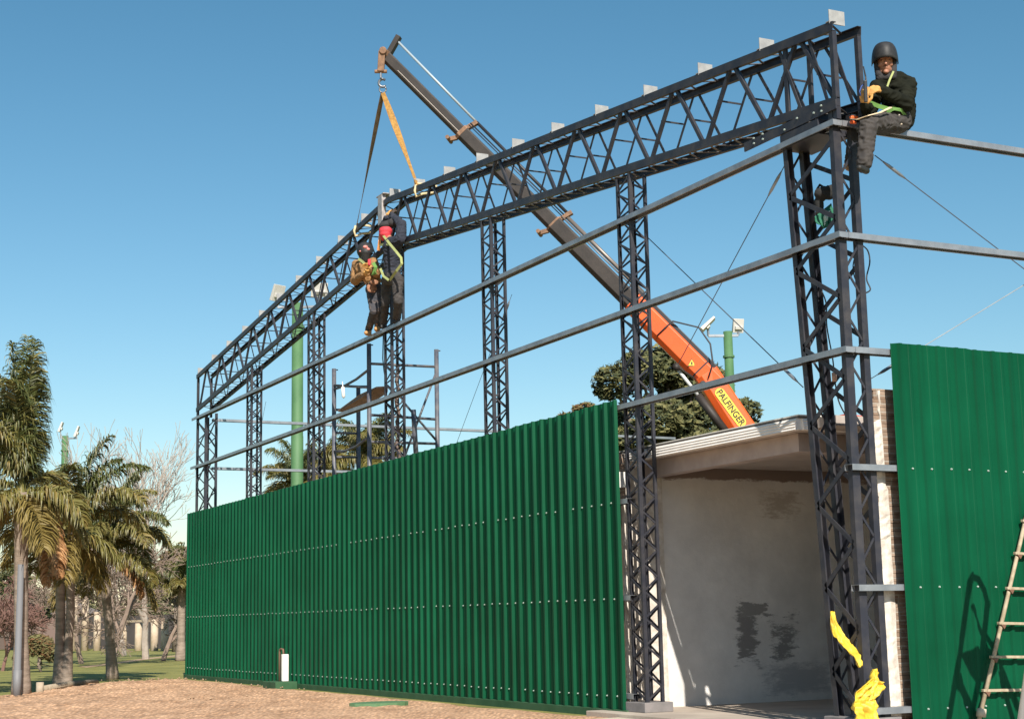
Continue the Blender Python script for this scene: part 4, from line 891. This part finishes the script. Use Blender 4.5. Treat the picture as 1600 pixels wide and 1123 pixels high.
def hand(wrist, tip, palm_n, curl=.9, s=1.0):
    w0 = Vector(wrist); d = (Vector(tip)-w0).normalized(); n = Vector(palm_n); n = (n-d*n.dot(d)).normalized(); a = d.cross(n)
    P = [('c', w0, .026*s, w0+d*.05*s, .032*s)]
    for i, L in enumerate((.07, .08, .075, .06)):
        o = a*(-.03+.02*i)*s; p = w0+d*.075*s+o; P.append(('c', w0+d*.03*s+o*.7, .016*s, p, .0125*s)); dd = d; q = p
        for k in range(3):
            dd = (dd+n*curl).normalized(); q2 = q+dd*L*s*.42; P.append(('c', q, .011*s, q2, .0095*s)); q = q2
    p = w0+d*.03*s-a*.03*s; q = p+(d*.6-a*.6+n*.5).normalized()*.04*s; P.append(('c', p, .015*s, q, .012*s)); P.append(('c', q, .012*s, q+(d*.6+n*.9).normalized()*.035*s, .01*s))
    return P
def boot(ankle, fwd, s=1.0, up=(0, 0, 1)):
    f = Vector(fwd).normalized(); u = Vector(up); a = Vector(ankle)
    return [('c', a+u*.06, .055*s, a-u*.03, .05*s), ('c', a-u*.045-f*.04, .04*s, a-u*.055+f*.1, .042*s), ('c', a-u*.06+f*.08, .042*s, a-u*.06+f*.16, .034*s)]
def ribbon(pts, wd, nrm, m, parent, name, th=.004, nl=None):
    b = MB(); pts = [Vector(p) for p in pts]; N = len(pts)
    for i, p in enumerate(pts):
        d = (pts[min(i+1, N-1)]-pts[max(i-1, 0)]).normalized(); n = Vector(nl[i]) if nl else Vector(nrm); n = (n-d*n.dot(d)).normalized(); s = d.cross(n)*wd/2; n = n*th
        b.v += [tuple(p-s-n), tuple(p+s-n), tuple(p+s+n), tuple(p-s+n)]
    for i in range(N-1):
        for j in range(4): a = i*4+j; c = i*4+(j+1) % 4; b.f.append((a, c, c+4, a+4))
    b.f += [(0, 1, 2, 3), tuple((N-1)*4+j for j in range(4))]
    return b.build(name, m, parent)
JK = mat('jacket_black_olive', (.008, .009, .006), .9, 0, (.016, .017, .011), 6, spec=.15); TR = mat('trousers_charcoal', (.035, .031, .031), .9, 0, (.06, .053, .05), 10); GL = mat('yellow_leather', (.62, .34, .1), .8, 0, (.48, .24, .07), 12)
HN = mat('harness_green', (.13, .27, .065), .85); HY = mat('harness_lime', (.33, .36, .14), .85); HEL = mat('hard_shell_black', (.02, .02, .022), .55, 0, (.035, .035, .036), 14, spec=.35); BLU = mat('navy_cloth', (.016, .02, .034), .9, 0, (.03, .034, .05), 8)
# ---- man sitting on the top rail
S = PY; sit = thing('person', S(1400, 203, .06), 'man in dark jacket and raised black mask sitting on the rail holding a radio', 'person')
hip = S(1402, 184, .06); chest = S(1398, 143, .05); neck = S(1388, 120, .0)
shL, elL, haL = S(1419, 133, -.04), S(1415, 163, -.20), S(1376, 141, -.26)
shR, elR, haR = S(1373, 135, .06), S(1358, 172, -.12), S(1352, 165, -.24)
hipL, knL, anL = S(1405, 190, -.04), S(1357, 194, -.26), S(1351, 259, -.24)
hipR, knR, anR = S(1393, 192, .16), S(1340, 196, .24), S(1330, 256, .26)
fw = Vector((-.6, -.78, -.16)); hc_ = S(1383, 98, -.02); HP, W, M = head(hc_, fw, k=1.14)
tipL = S(1362, 137, -.3); tipR = S(1350, 152, -.28)
# yellow gloves are worn, the body mesh under them carries the fingers
body = HP+[('c', hc_-Vector((0, 0, .08)), .055, chest, .07), ('c', chest, .12, hip, .11), ('c', shL, .05, elL, .042), ('c', elL, .04, haL, .028), ('c', shR, .05, elR, .042), ('c', elR, .04, haR, .028), ('c', hipL, .08, knL, .055), ('c', knL, .05, anL, .04), ('c', hipR, .08, knR, .055), ('c', knR, .05, anR, .04), ('c', chest, .1, shL, .05), ('c', chest, .1, shR, .05), ('c', hip, .1, hipL, .08), ('c', hip, .1, hipR, .08)]
remesh('body', body, .0075, SKIN, sit, smooth=2)
remesh('jacket', [('c', chest+Vector((0, 0, .05)), .165, hip+Vector((.04, 0, .1)), .165), ('c', hip+Vector((.04, 0, .1)), .165, hip+Vector((.03, .0, .0)), .155), ('c', shL, .088, elL, .08), ('c', elL, .078, haL, .05), ('c', shR, .085, elR, .075), ('c', elR, .07, haR, .045), ('c', chest+Vector((0, 0, .1)), .1, shL, .085), ('c', chest+Vector((0, 0, .1)), .1, shR, .085), ('c', neck+Vector((0, .03, -.02)), .085, chest, .12)], .011, JK, sit, .016, 11)
remesh('trousers', [('c', hip, .15, hipL, .12), ('c', hip, .15, hipR, .11), ('c', hipL, .118, knL, .088), ('c', knL, .086, anL+Vector((0, 0, .04)), .078), ('c', hipR, .11, knR, .085), ('c', knR, .08, anR, .068)], .011, TR, sit, .013, 13)
remesh('boot', boot(anL, (-.85, -.5, 0), .95), .01, mat('black_boot', (.02, .019, .018), .6), sit); remesh('boot', boot(anR, (-.8, -.5, 0)), .01, mat('tan_boot', (.4, .3, .2), .8), sit)
remesh('glove', hand(haL, tipL, (.2, .6, -.4), .75, 1.22), .006, GL, sit, smooth=1); remesh('glove', hand(haR, tipR, (.6, .3, .1), .75, 1.2), .006, GL, sit, smooth=1)
# raised welding mask worn over a hood
b = MB(); mk = []; N1, N2 = 14, 22
for i in range(N1):
    t = i/(N1-1)
    for j in range(N2+1):
        a = math.pi*(j/N2-.5)*1.16; rx = .128*math.cos(t*1.25)**.35 if False else .125
        el_ = .02+t*1.42
        mk.append(W(.124*math.sin(a)*math.cos(el_)**.45, -.03+.185*math.cos(a)*math.cos(el_)**.6, +.014+.172*math.sin(el_)**.9+.006*math.cos(a)-.035*abs(math.sin(a))**3*(1-t)))
b.v = [tuple(p) for p in mk]; b.f = [(i*(N2+1)+j, i*(N2+1)+j+1, (i+1)*(N2+1)+j+1, (i+1)*(N2+1)+j) for i in range(N1-1) for j in range(N2)]
o = b.build('raised_mask', HEL, sit, smooth=True); so_ = o.modifiers.new('t', 'SOLIDIFY'); so_.thickness = .006
HOOD = mat('grey_hood', (.2, .18, .17), .9, 0, (.14, .125, .12), 8)
remesh('hood', [('e', W(0, -.04, .01), M, (.098, .085, .118)), ('e', W(.0, -.03, .07), M, (.095, .1, .07)), ('c', W(0, -.05, -.06), .1, W(0, -.06, -.13), .11), ('c', W(.08, .0, .02), .032, W(.065, .035, -.11), .04), ('c', W(-.08, .0, .02), .032, W(-.065, .035, -.11), .04), ('c', W(.06, .03, -.14), .042, W(-.06, .03, -.14), .042)], .008, mat('black_hood', (.035, .033, .035), .9), sit, .003, 30)
for sx in (-.034, .034):
    remesh('eye', [('e', W(sx, .079, .012), M, (.013, .006, .006))], .003, mat('eye_dark', (.04, .025, .02), .3), sit, smooth=1)
remesh('beard', [('e', W(0, .062, -.1), M, (.03, .026, .018)), ('e', W(.04, .035, -.08), M, (.024, .03, .03)), ('e', W(-.04, .035, -.08), M, (.024, .03, .03)), ('e', W(0, .09, -.047), M, (.026, .01, .006))], .005, mat('stubble', (.2, .1, .07), .9), sit, smooth=2)
# harness
ribbon([S(1396, 112, -.16), S(1390, 125, -.19), S(1384, 142, -.19), S(1386, 158, -.2)], .02, _f, HY, sit, 'harness_strap'); 
ribbon([S(1358, 160, -.24), S(1372, 166, -.2), S(1390, 171, -.2), S(1408, 168, -.16)], .045, _f, HN, sit, 'harness_strap')
ribbon([S(1385, 178, -.18), S(1395, 170, -.24), S(1408, 172, -.22), S(1415, 182, -.15)], .035, _f, HN, sit, 'harness_strap')
ribbon([S(1330, 186, -.08), S(1340, 187, -.2), S(1356, 181, -.33), S(1375, 176, -.36), S(1392, 168, -.3)], .03, (0, .3, -1), mat('lanyard', (.75, .6, .4), .7), sit, 'lanyard')
remesh('carabiner', [('c', S(1330, 184, -.07), .02, S(1338, 184, -.07), .02), ('c', S(1330, 191, -.07), .018, S(1336, 192, -.07), .018)], .006, mat('orange_plastic', (.75, .13, .03), .5), sit, smooth=1)
for (u, v, rr_) in ((1397, 182, .013), (1403, 181, .016), (1386, 188, .012), (1399, 190, .01), (1405, 189, .014), (1407, 195, .01)):
    remesh('paint_stain', [('e', S(u, v, -.157 if u < 1390 else -.165), frame3((0, 1, 0)), (rr_, .03, rr_*1.3))], .005, mat('cream_paint', (.6, .52, .42), .8), sit, smooth=1)
rd = thing('handheld_radio', S(1352, 140, -.3), 'black handheld radio with long antenna in the hand of the sitting man', 'radio')
b = MB(); b.bar(S(1352, 126, -.36), S(1353, 160, -.33), .034, .03, _f); b.build('radio_case', DARK, rd, bevel=.006); b = MB(); b.tube([S(1353, 128, -.32), S(1352.5, 120, -.32), S(1349, 104, -.33)], [.012, .009, .006], 8); b.build('antenna', DARK, rd)
b = MB(); b.tube([S(1352, 130, -.32), S(1346, 135, -.33), S(1343, 143, -.33), S(1345, 150, -.33)], .006, 6); b.build('wrist_cord', mat('blue_cord', (.03, .08, .3), .6), rd, smooth=True)
# ---- workers at the apex (plane X)
def Q(u, v, x): return PX(u, v, x)
wk = thing('person', Q(608, 508, .05), 'worker in navy jacket and red headgear standing on the rail with arms raised', 'person')
hd = Q(605, 360, -.1); HP, W, M = head(hd, (1, .25, .1), (-.1, 0, 1))
ch = Q(613, 384, -.1); pv = Q(613, 432, -.06)
s1_, e1_, h1_ = Q(601, 376, .0), Q(599, 356, .05), Q(605, 340, .02); s2_, e2_, h2_ = Q(626, 374, -.06), Q(627, 350, -.02), Q(612, 337, .0)
hl, kl, al = Q(605, 438, -.02), Q(602, 474, -.04), Q(599, 507, .05); hr, kr, ar = Q(621, 438, -.08), Q(622, 470, -.1), Q(620, 499, .04)
remesh('body', HP+[('c', hd-Vector((0, 0, .08)), .055, ch, .07), ('c', ch, .12, pv, .11), ('c', s1_, .05, e1_, .04), ('c', e1_, .038, h1_, .028), ('c', s2_, .05, e2_, .04), ('c', e2_, .038, h2_, .028), ('c', hl, .08, kl, .055), ('c', kl, .05, al, .04), ('c', hr, .08, kr, .055), ('c', kr, .05, ar, .04), ('c', ch, .1, s1_, .05), ('c', ch, .1, s2_, .05)], .009, SKIN, wk, smooth=2)
remesh('jacket', [('c', ch, .15, pv+Vector((0, 0, .03)), .14), ('c', s1_, .085, e1_, .075), ('c', e1_, .07, h1_, .05), ('c', s2_, .09, e2_, .08), ('c', e2_, .075, h2_, .05), ('c', ch, .13, s1_, .085), ('c', ch, .13, s2_, .088)], .014, BLU, wk, .017, 10)
remesh('trousers', [('c', pv, .14, hl, .1), ('c', pv, .14, hr, .1), ('c', hl, .1, kl, .075), ('c', kl, .072, al+Vector((0, 0, .03)), .066), ('c', hr, .1, kr, .078), ('c', kr, .075, ar+Vector((0, 0, .03)), .07)], .014, TR, wk, .012, 12)
remesh('boot', boot(al, (1, .2, 0)), .012, MATS['black_boot'], wk); remesh('boot', boot(ar, (1, -.1, 0)), .012, MATS['black_boot'], wk)
remesh('glove', hand(h1_, h1_+Vector((.02, 0, .1)), (1, 0, 0), .5, 1.2), .007, GL, wk, smooth=1); remesh('glove', hand(h2_, h2_+Vector((.04, .05, .1)), (1, 0, 0), .5, 1.2), .007, mat('dark_glove', (.08, .06, .05), .85), wk, smooth=1)
remesh('headgear', [('e', W(0, -.03, -.01), M, (.122, .12, .1)), ('e', W(0, -.05, -.07), M, (.11, .1, .075)), ('c', W(-.03, -.05, -.12), .07, W(.03, -.05, -.12), .07)], .009, mat('red_cloth', (.62, .045, .065), .75), wk, .002, 20)
remesh('hood', [('e', W(.0, .0, .085), M, (.135, .14, .08)), ('c', W(-.1, .02, .11), .06, W(.13, .02, .11), .075)], .01, mat('black_hood', (.035, .033, .035), .9), wk, .004, 20)
n_ = -_f
def off(p, k=.0): return p+n_*k
ribbon([off(Q(600, 369, -.14), .12), off(Q(610, 382, -.2), .1), off(Q(620, 394, -.25), .08), off(Q(627, 403, -.24), .02), off(Q(628, 412, -.24), .02), off(Q(620, 424, -.25), .1), off(Q(610, 438, -.22), .1)], .042, _f, HY, wk, 'harness_strap')
ribbon([off(Q(608, 438, -.2), .1), off(Q(600, 432, -.2), .1), off(Q(595, 420, -.18), .08)], .04, _f, HY, wk, 'harness_strap')
ribbon([off(Q(594, 384, -.14), .12), off(Q(602, 382, -.18), .12), off(Q(610, 383, -.2), .1)], .04, _f, HY, wk, 'harness_strap')
ribbon([off(Q(595, 366, -.12), .1), off(Q(594, 378, -.14), .12), off(Q(592, 392, -.14), .1)], .05, _f, mat('harness_orange', (.8, .35, .12), .7), wk, 'harness_strap')
wb = thing('person', Q(580, 522, .05), 'crouched worker in brown jacket and black welding helmet standing on the rail', 'person')
hd = Q(570, 394, -.12); HP, W, M = head(hd, (-.1, -1, -.35))
ch = Q(569, 421, -.08); pv = Q(584, 448, -.02)
s1_, e1_, h1_ = Q(557, 414, -.08), Q(555, 438, -.16), Q(569, 428, -.26); s2_, e2_, h2_ = Q(583, 410, .0), Q(589, 428, -.1), Q(582, 421, -.22)
hl, kl, al = Q(580, 452, -.04), Q(584, 486, -.1), Q(576, 517, .0); hr, kr, ar = Q(590, 452, .02), Q(591, 484, -.02), Q(590, 511, .05)
remesh('body', HP+[('c', hd-Vector((0, 0, .08)), .055, ch, .07), ('c', ch, .12, pv, .11), ('c', s1_, .05, e1_, .04), ('c', e1_, .038, h1_, .028), ('c', s2_, .05, e2_, .04), ('c', e2_, .038, h2_, .028), ('c', hl, .08, kl, .055), ('c', kl, .05, al, .04), ('c', hr, .08, kr, .055), ('c', kr, .05, ar, .04), ('c', ch, .1, s1_, .05), ('c', ch, .1, s2_, .05)], .009, SKIN, wb, smooth=2)
remesh('jacket', [('c', ch, .16, pv+Vector((0, 0, .12)), .13), ('c', s1_, .085, e1_, .085), ('c', e1_, .08, h1_, .05), ('c', s2_, .08, e2_, .075), ('c', e2_, .07, h2_, .05), ('c', ch, .13, s1_, .09), ('c', ch, .13, s2_, .085)], .013, mat('brown_canvas', (.25, .13, .05), .9, 0, (.33, .18, .075), 9), wb, .012, 12)
remesh('trousers', [('c', pv, .13, hl, .1), ('c', pv, .13, hr, .1), ('c', hl, .095, kl, .07), ('c', kl, .068, al+Vector((0, 0, .03)), .06), ('c', hr, .09, kr, .07), ('c', kr, .066, ar+Vector((0, 0, .03)), .058)], .013, mat('stained_trousers', (.05, .05, .06), .9, 0, (.2, .15, .13), 7, mixpos=(.5, .75)), wb, .01, 14)
remesh('apron_flap', [('e', Q(581, 450, -.14), frame3((0, 1, 0)), (.1, .02, .09)), ('e', Q(585, 441, -.14), frame3((0, 1, 0)), (.08, .02, .05))], .01, mat('leather_apron', (.4, .2, .12), .8, 0, (.25, .12, .07), 9), wb, .006, 15)
TB = mat('tan_leather_boot', (.55, .3, .12), .75, 0, (.45, .23, .09), 10)
remesh('boot', boot(al, (-.6, -.75, -.0), 1.1), .011, TB, wb); remesh('boot', boot(ar, (-.5, -.8, -.0), 1.1), .011, TB, wb)
remesh('glove', hand(h1_, Q(579, 416, -.28), (1, .2, .2), .6, 1.25), .007, GL, wb, smooth=1); remesh('glove', hand(h2_, Q(577, 417, -.26), (-1, 0, .2), .6, 1.2), .007, GL, wb, smooth=1)
whm = remesh('welding_helmet', [('e', W(0, .0, .03), M, (.15, .155, .155)), ('c', W(0, .08, .0), .105, W(0, .1, -.12), .07)], .009, HEL, wb)
remesh('helmet_decal', [('e', W(.03, .125, .105), M, (.045, .03, .03)), ('e', W(-.02, .15, .07), M, (.03, .02, .025)), ('e', W(.115, .1, .02), M, (.016, .02, .016))], .006, mat('pink_decal', (.75, .25, .22), .5), whm, smooth=1)
ribbon([off(Q(561, 405, -.2), .1), off(Q(568, 410, -.22), .12), off(Q(574, 416, -.24), .12)], .045, _f, HY, wb, 'harness_strap')
ribbon([off(Q(584, 411, -.2), .1), off(Q(588, 418, -.2), .1), off(Q(584, 430, -.22), .1), off(Q(588, 426, -.22), .1)], .06, _f, HN, wb, 'harness_strap')
remesh('respirator', [('c', Q(577, 407, -.26), .03, Q(577, 413, -.28), .025)], .008, MATS['red_cloth'], wb)
# ================================================================== things on the corner column
def cloth(name, rows, m, label, cat, th=.006, wr=.02, parent=None):
    # rows: list of (left point, right point); swept sheet with folds
    b = MB(); n = len(rows); K_ = 17
    for i in range((n-1)*5+1):
        t = i/5; k = min(int(t), n-2); f = t-k; a = Vector(rows[k][0]).lerp(Vector(rows[k+1][0]), f); c = Vector(rows[k][1]).lerp(Vector(rows[k+1][1]), f)
        for j in range(K_):
            p = a.lerp(c, j/(K_-1)); fold = (1-abs(noise.noise(Vector((j*.42, t*.8, len(rows)))))*3)*wr+math.sin(j*1.1+t*1.6)*wr*.45+noise.noise(Vector((j*.9, t*2.6, 3)))*wr*.5; b.v.append(tuple(p+Vector((0, -1, .2)).normalized()*fold))
    for i in range((n-1)*5):
        for j in range(K_-1): q = i*K_+j; b.f.append((q, q+1, q+K_+1, q+K_))
    o = b.build(name, m, parent, smooth=True, label=label, cat=cat); s_ = o.modifiers.new('t', 'SOLIDIFY'); s_.thickness = th; return o
YC = mat('yellow_plastic_sheet', (.74, .52, .04), .55, 0, (.5, .3, .02), 9, .004, 30, spec=.6, mixpos=(.45, .7))  # darker noise colour imitates shaded creases
cp = lambda u, v, y=0.: PY(u, v, y-.02)
cloth('yellow_strip', [(cp(1296, 955, .5), cp(1302, 956, .5)), (cp(1296, 975, .45), cp(1307, 970, .45)), (cp(1304, 993, .36), cp(1316, 988, .36)), (cp(1310, 1003, .3), cp(1326, 1000, .3)), (cp(1322, 1016, .2), cp(1338, 1014, .2)), (cp(1334, 1028, .1), cp(1344, 1026, .1)), (cp(1342, 1043, .04), cp(1346, 1040, .04))], YC, 'twisted yellow plastic strip wound across the foot of the corner column', 'plastic sheet', wr=.022)
cloth('yellow_bundle', [(cp(1361, 1046, -.03), cp(1365, 1046, -.03)), (cp(1358, 1060, -.06), cp(1370, 1062, -.06)), (cp(1348, 1070, -.1), cp(1378, 1070, -.08)), (cp(1338, 1080, -.12), cp(1377, 1082, -.1)), (cp(1330, 1094, -.12), cp(1366, 1094, -.12)), (cp(1330, 1104, -.13), cp(1368, 1106, -.13)), (cp(1336, 1116, -.13), cp(1370, 1122, -.13)), (cp(1338, 1136, -.13), cp(1368, 1134, -.12))], YC, 'bunched yellow plastic bundle hanging at the foot of the corner column', 'plastic sheet', wr=.05)
cloth('green_bag', [(PY(1271, 340, .45), PY(1298, 318, .45)), (PY(1277, 352, .42), PY(1303, 330, .42)), (PY(1286, 358, .4), PY(1305, 350, .4))], mat('green_cloth', (.015, .13, .075), .8, 0, (.02, .16, .1), 6), 'small dark green cloth hanging inside the corner column', 'cloth', wr=.03)
cloth('white_tag', [(PY(1287, 338, .38), PY(1298, 328, .38)), (PY(1288, 353, .38), PY(1292, 345, .38))], mat('pale_print', (.6, .72, .65), .7), 'pale printed patch on the green cloth inside the corner column', 'label', wr=.004)
tb = thing('tool_bag', PY(1290, 300, .5), 'black tool bag with loop handle hanging in the corner column above the green cloth', 'bag')
remesh('bag_body', [('c', PY(1283, 303, .45), .07, PY(1300, 300, .45), .08), ('c', PY(1279, 315, .5), .05, PY(1281, 335, .5), .04)], .012, mat('black_canvas', (.02, .02, .02), .9), tb, .008, 14)
b = MB(); b.tube([PY(1280, 305, .5), PY(1277, 295, .5), PY(1281, 289, .5), PY(1287, 293, .5), PY(1290, 300, .5)], .014, 8); b.build('handle', MATS['black_canvas'], tb, smooth=True)
def cable(pts, r, m, label):
    b = MB(); P = [Vector(p) for p in pts]; out = []
    for i in range(len(P)-1):
        a, p, q, c = P[max(i-1, 0)], P[i], P[i+1], P[min(i+2, len(P)-1)]
        for k in range(6):
            t = k/6; out.append(.5*((2*p)+(q-a)*t+(2*a-5*p+4*q-c)*t*t+(3*p-a-3*q+c)*t**3))
    out.append(P[-1]); b.tube(out, r, 6); b.build('cable', m, smooth=True, label=label, cat='cable', group='loose cables on the corner column')
cable([PY(1347, 383, .3), PY(1356, 392, .35), PY(1359, 410, .35), PY(1354, 435, .35), PY(1360, 452, .32), PY(1352, 458, .3)], .008, DARK, 'black cable looping outward on the right of the corner column')
cable([PY(1338, 395, .3), PY(1333, 415, .3), PY(1336, 435, .3), PY(1345, 445, .3), PY(1350, 455, .3)], .007, DARK, 'black cable coiled against the right leg of the corner column')
cable([PY(1284, 455, .5), PY(1291, 475, .5), PY(1292, 510, .5), PY(1301, 560, .5), PY(1304, 590, .5), PY(1310, 625, .5), PY(1322, 650, .5)], .008, DARK, 'long black cable hanging down inside the corner column')
# cover bracing plates on corner column
b = MB(); b.tube([PY(1303, 582, .5), PY(1304, 596, .5)], .025, 8); b.build('plug', mat('brown_plug', (.5, .32, .25), .7), smooth=True, label='small brownish plug on the hanging cable in the corner column', cat='plug')
# ================================================================== ladders
LW = mat('ladder_wood', (.28, .22, .14), .8, .0, (.46, .38, .27), 9, .002, 30)
ld = thing('ladder', (1.2, -.3, GZ), 'old paint-spattered ladder leaning on the right green wall', 'ladder')
def rail_pt(z, left=True):
    y = -.074-.02*max(0, (2.4-z))/2.5; qa, qb = PY(1532, 1113, -.09), PY(1601, 822, -.09); sl2 = (qb.x-qa.x)/(qb.z-qa.z); x = qa.x+sl2*(z-qa.z) if left else qa.x+2.75-sl2*(z-qa.z)
    return Vector((x, y, z))
for lf in (True, False):
    b = MB(); b.tube([rail_pt(-.18, lf), rail_pt(1.3, lf), rail_pt(3.0, lf)], [.023, .021, .02], 8); b.build('side_rail', LW, ld, smooth=True)
b = MB(); b.tube([rail_pt(-.0)-Vector((0, .0, .04)), rail_pt(.04)], .05, 10); b.build('rubber_foot', mat('beige_foot', (.5, .42, .32), .8), ld, smooth=True)
for i, (v, u0) in enumerate(((1132, 1518), (1079, 1541), (1026, 1555), (973, 1567), (918, 1578), (863, 1591), (812, 1602), (760, 1614), (706, 1626), (652, 1638))):
    zc = PY(u0, v, -.2).z; a = rail_pt(zc); a.x -= .045; c = rail_pt(zc, False); c.z -= .07
    if c.x-a.x < .2: continue
    b = MB(); b.bar(a, c, .04, .028, (0, 0, 1)); rg_ = b.build('rung', LW, ld, bevel=.004)
    b = MB(); b.ext([(-.02, -.015), (.05, -.015), (.02, -.06)], a+Vector((.03, -.035, 0)), a+Vector((.03, .02, 0)), (1, 0, 0), (0, 0, 1)); b.build('rung_shade', mat('rung_shade_brown', (.16, .08, .05), .8), rg_)  # dark wedge stands in for the triangular shadow under the rung end
# step ladder with a tool tray, standing further out: its shadow falls on the right green wall
DS = 1.9
def sh(u, v, D=DS):
    q = PY(u+3, v, -.03); return Vector((q.x-.253*D, -.03-D, q.z+.79*D))
sl_ = thing('step_ladder', sh(1500, 1123)-Vector((0, 0, 1.4)), 'tall step ladder with hoop handle and tray standing in front of the right green wall', 'step ladder')
AL = mat('aluminium', (.55, .56, .58), .35, .8)
def ext_ground(a, c):  # continue a leg to the ground
    d = (c-a).normalized(); t = (GZ-c.z)/d.z if d.z < -.01 else 0; return c+d*max(0, t)
b = MB(); lo = ext_ground(sh(1508, 945), sh(1482, 1113)); b.tube([lo, sh(1482, 1113), sh(1496, 1030), sh(1508, 945), sh(1513, 908), sh(1518, 899), sh(1526, 902), sh(1536, 920), sh(1541, 940), sh(1538, 970), sh(1533, 1012)], .034, 8); b.build('hoop_rail', AL, sl_, smooth=True)
b = MB(); b.tube([sh(1517, 946), sh(1527, 975), sh(1541, 1012)], .022, 8); b.tube([sh(1538, 990), sh(1547, 1004), sh(1556, 1022)], .03, 8); b.tube([sh(1517, 945), sh(1518, 950)], .02, 8); b.build('strut', AL, sl_, smooth=True)
tp = [(1499, 1018), (1512, 1014), (1524, 1009), (1528, 1011), (1540, 1008), (1549, 1013), (1555, 1026), (1555, 1042), (1548, 1055), (1532, 1060), (1521, 1059), (1512, 1046)]
b = MB(); tv = [sh(u, v) for u, v in tp]; b.v = [tuple(p) for p in tv]+[tuple(p+Vector((-.04, -.18, .12))) for p in tv]; n = len(tv)
b.f = [tuple(range(n)), tuple(range(2*n-1, n-1, -1))]+[(i, (i+1) % n, n+(i+1) % n, n+i) for i in range(n)]; b.build('tray', mat('tray_dark', (.06, .06, .06), .7), sl_)
b = MB(); b.bar(sh(1495, 1062), sh(1519, 1116), .1, .04, (0, 1, 0)); b.bar(ext_ground(sh(1495, 1062), sh(1519, 1116)), sh(1519, 1116), .08, .04, (0, 1, 0)); b.bar(sh(1489, 1062), sh(1502, 1060), .07, .06, (0, 1, 0)); b.build('step', AL, sl_)
for (a, c) in (((1527, 1060), (1518, 1108)), ((1560, 1050), (1581, 1123)), ((1558, 1030), (1596, 1125))):
    b = MB(); A_, C2 = sh(*a), sh(*c); b.tube([A_, C2, ext_ground(A_, C2)], .032, 8); b.build('leg', AL, sl_, smooth=True)
# thin shade casting strip etc. done
print('objects', len(bpy.data.objects))
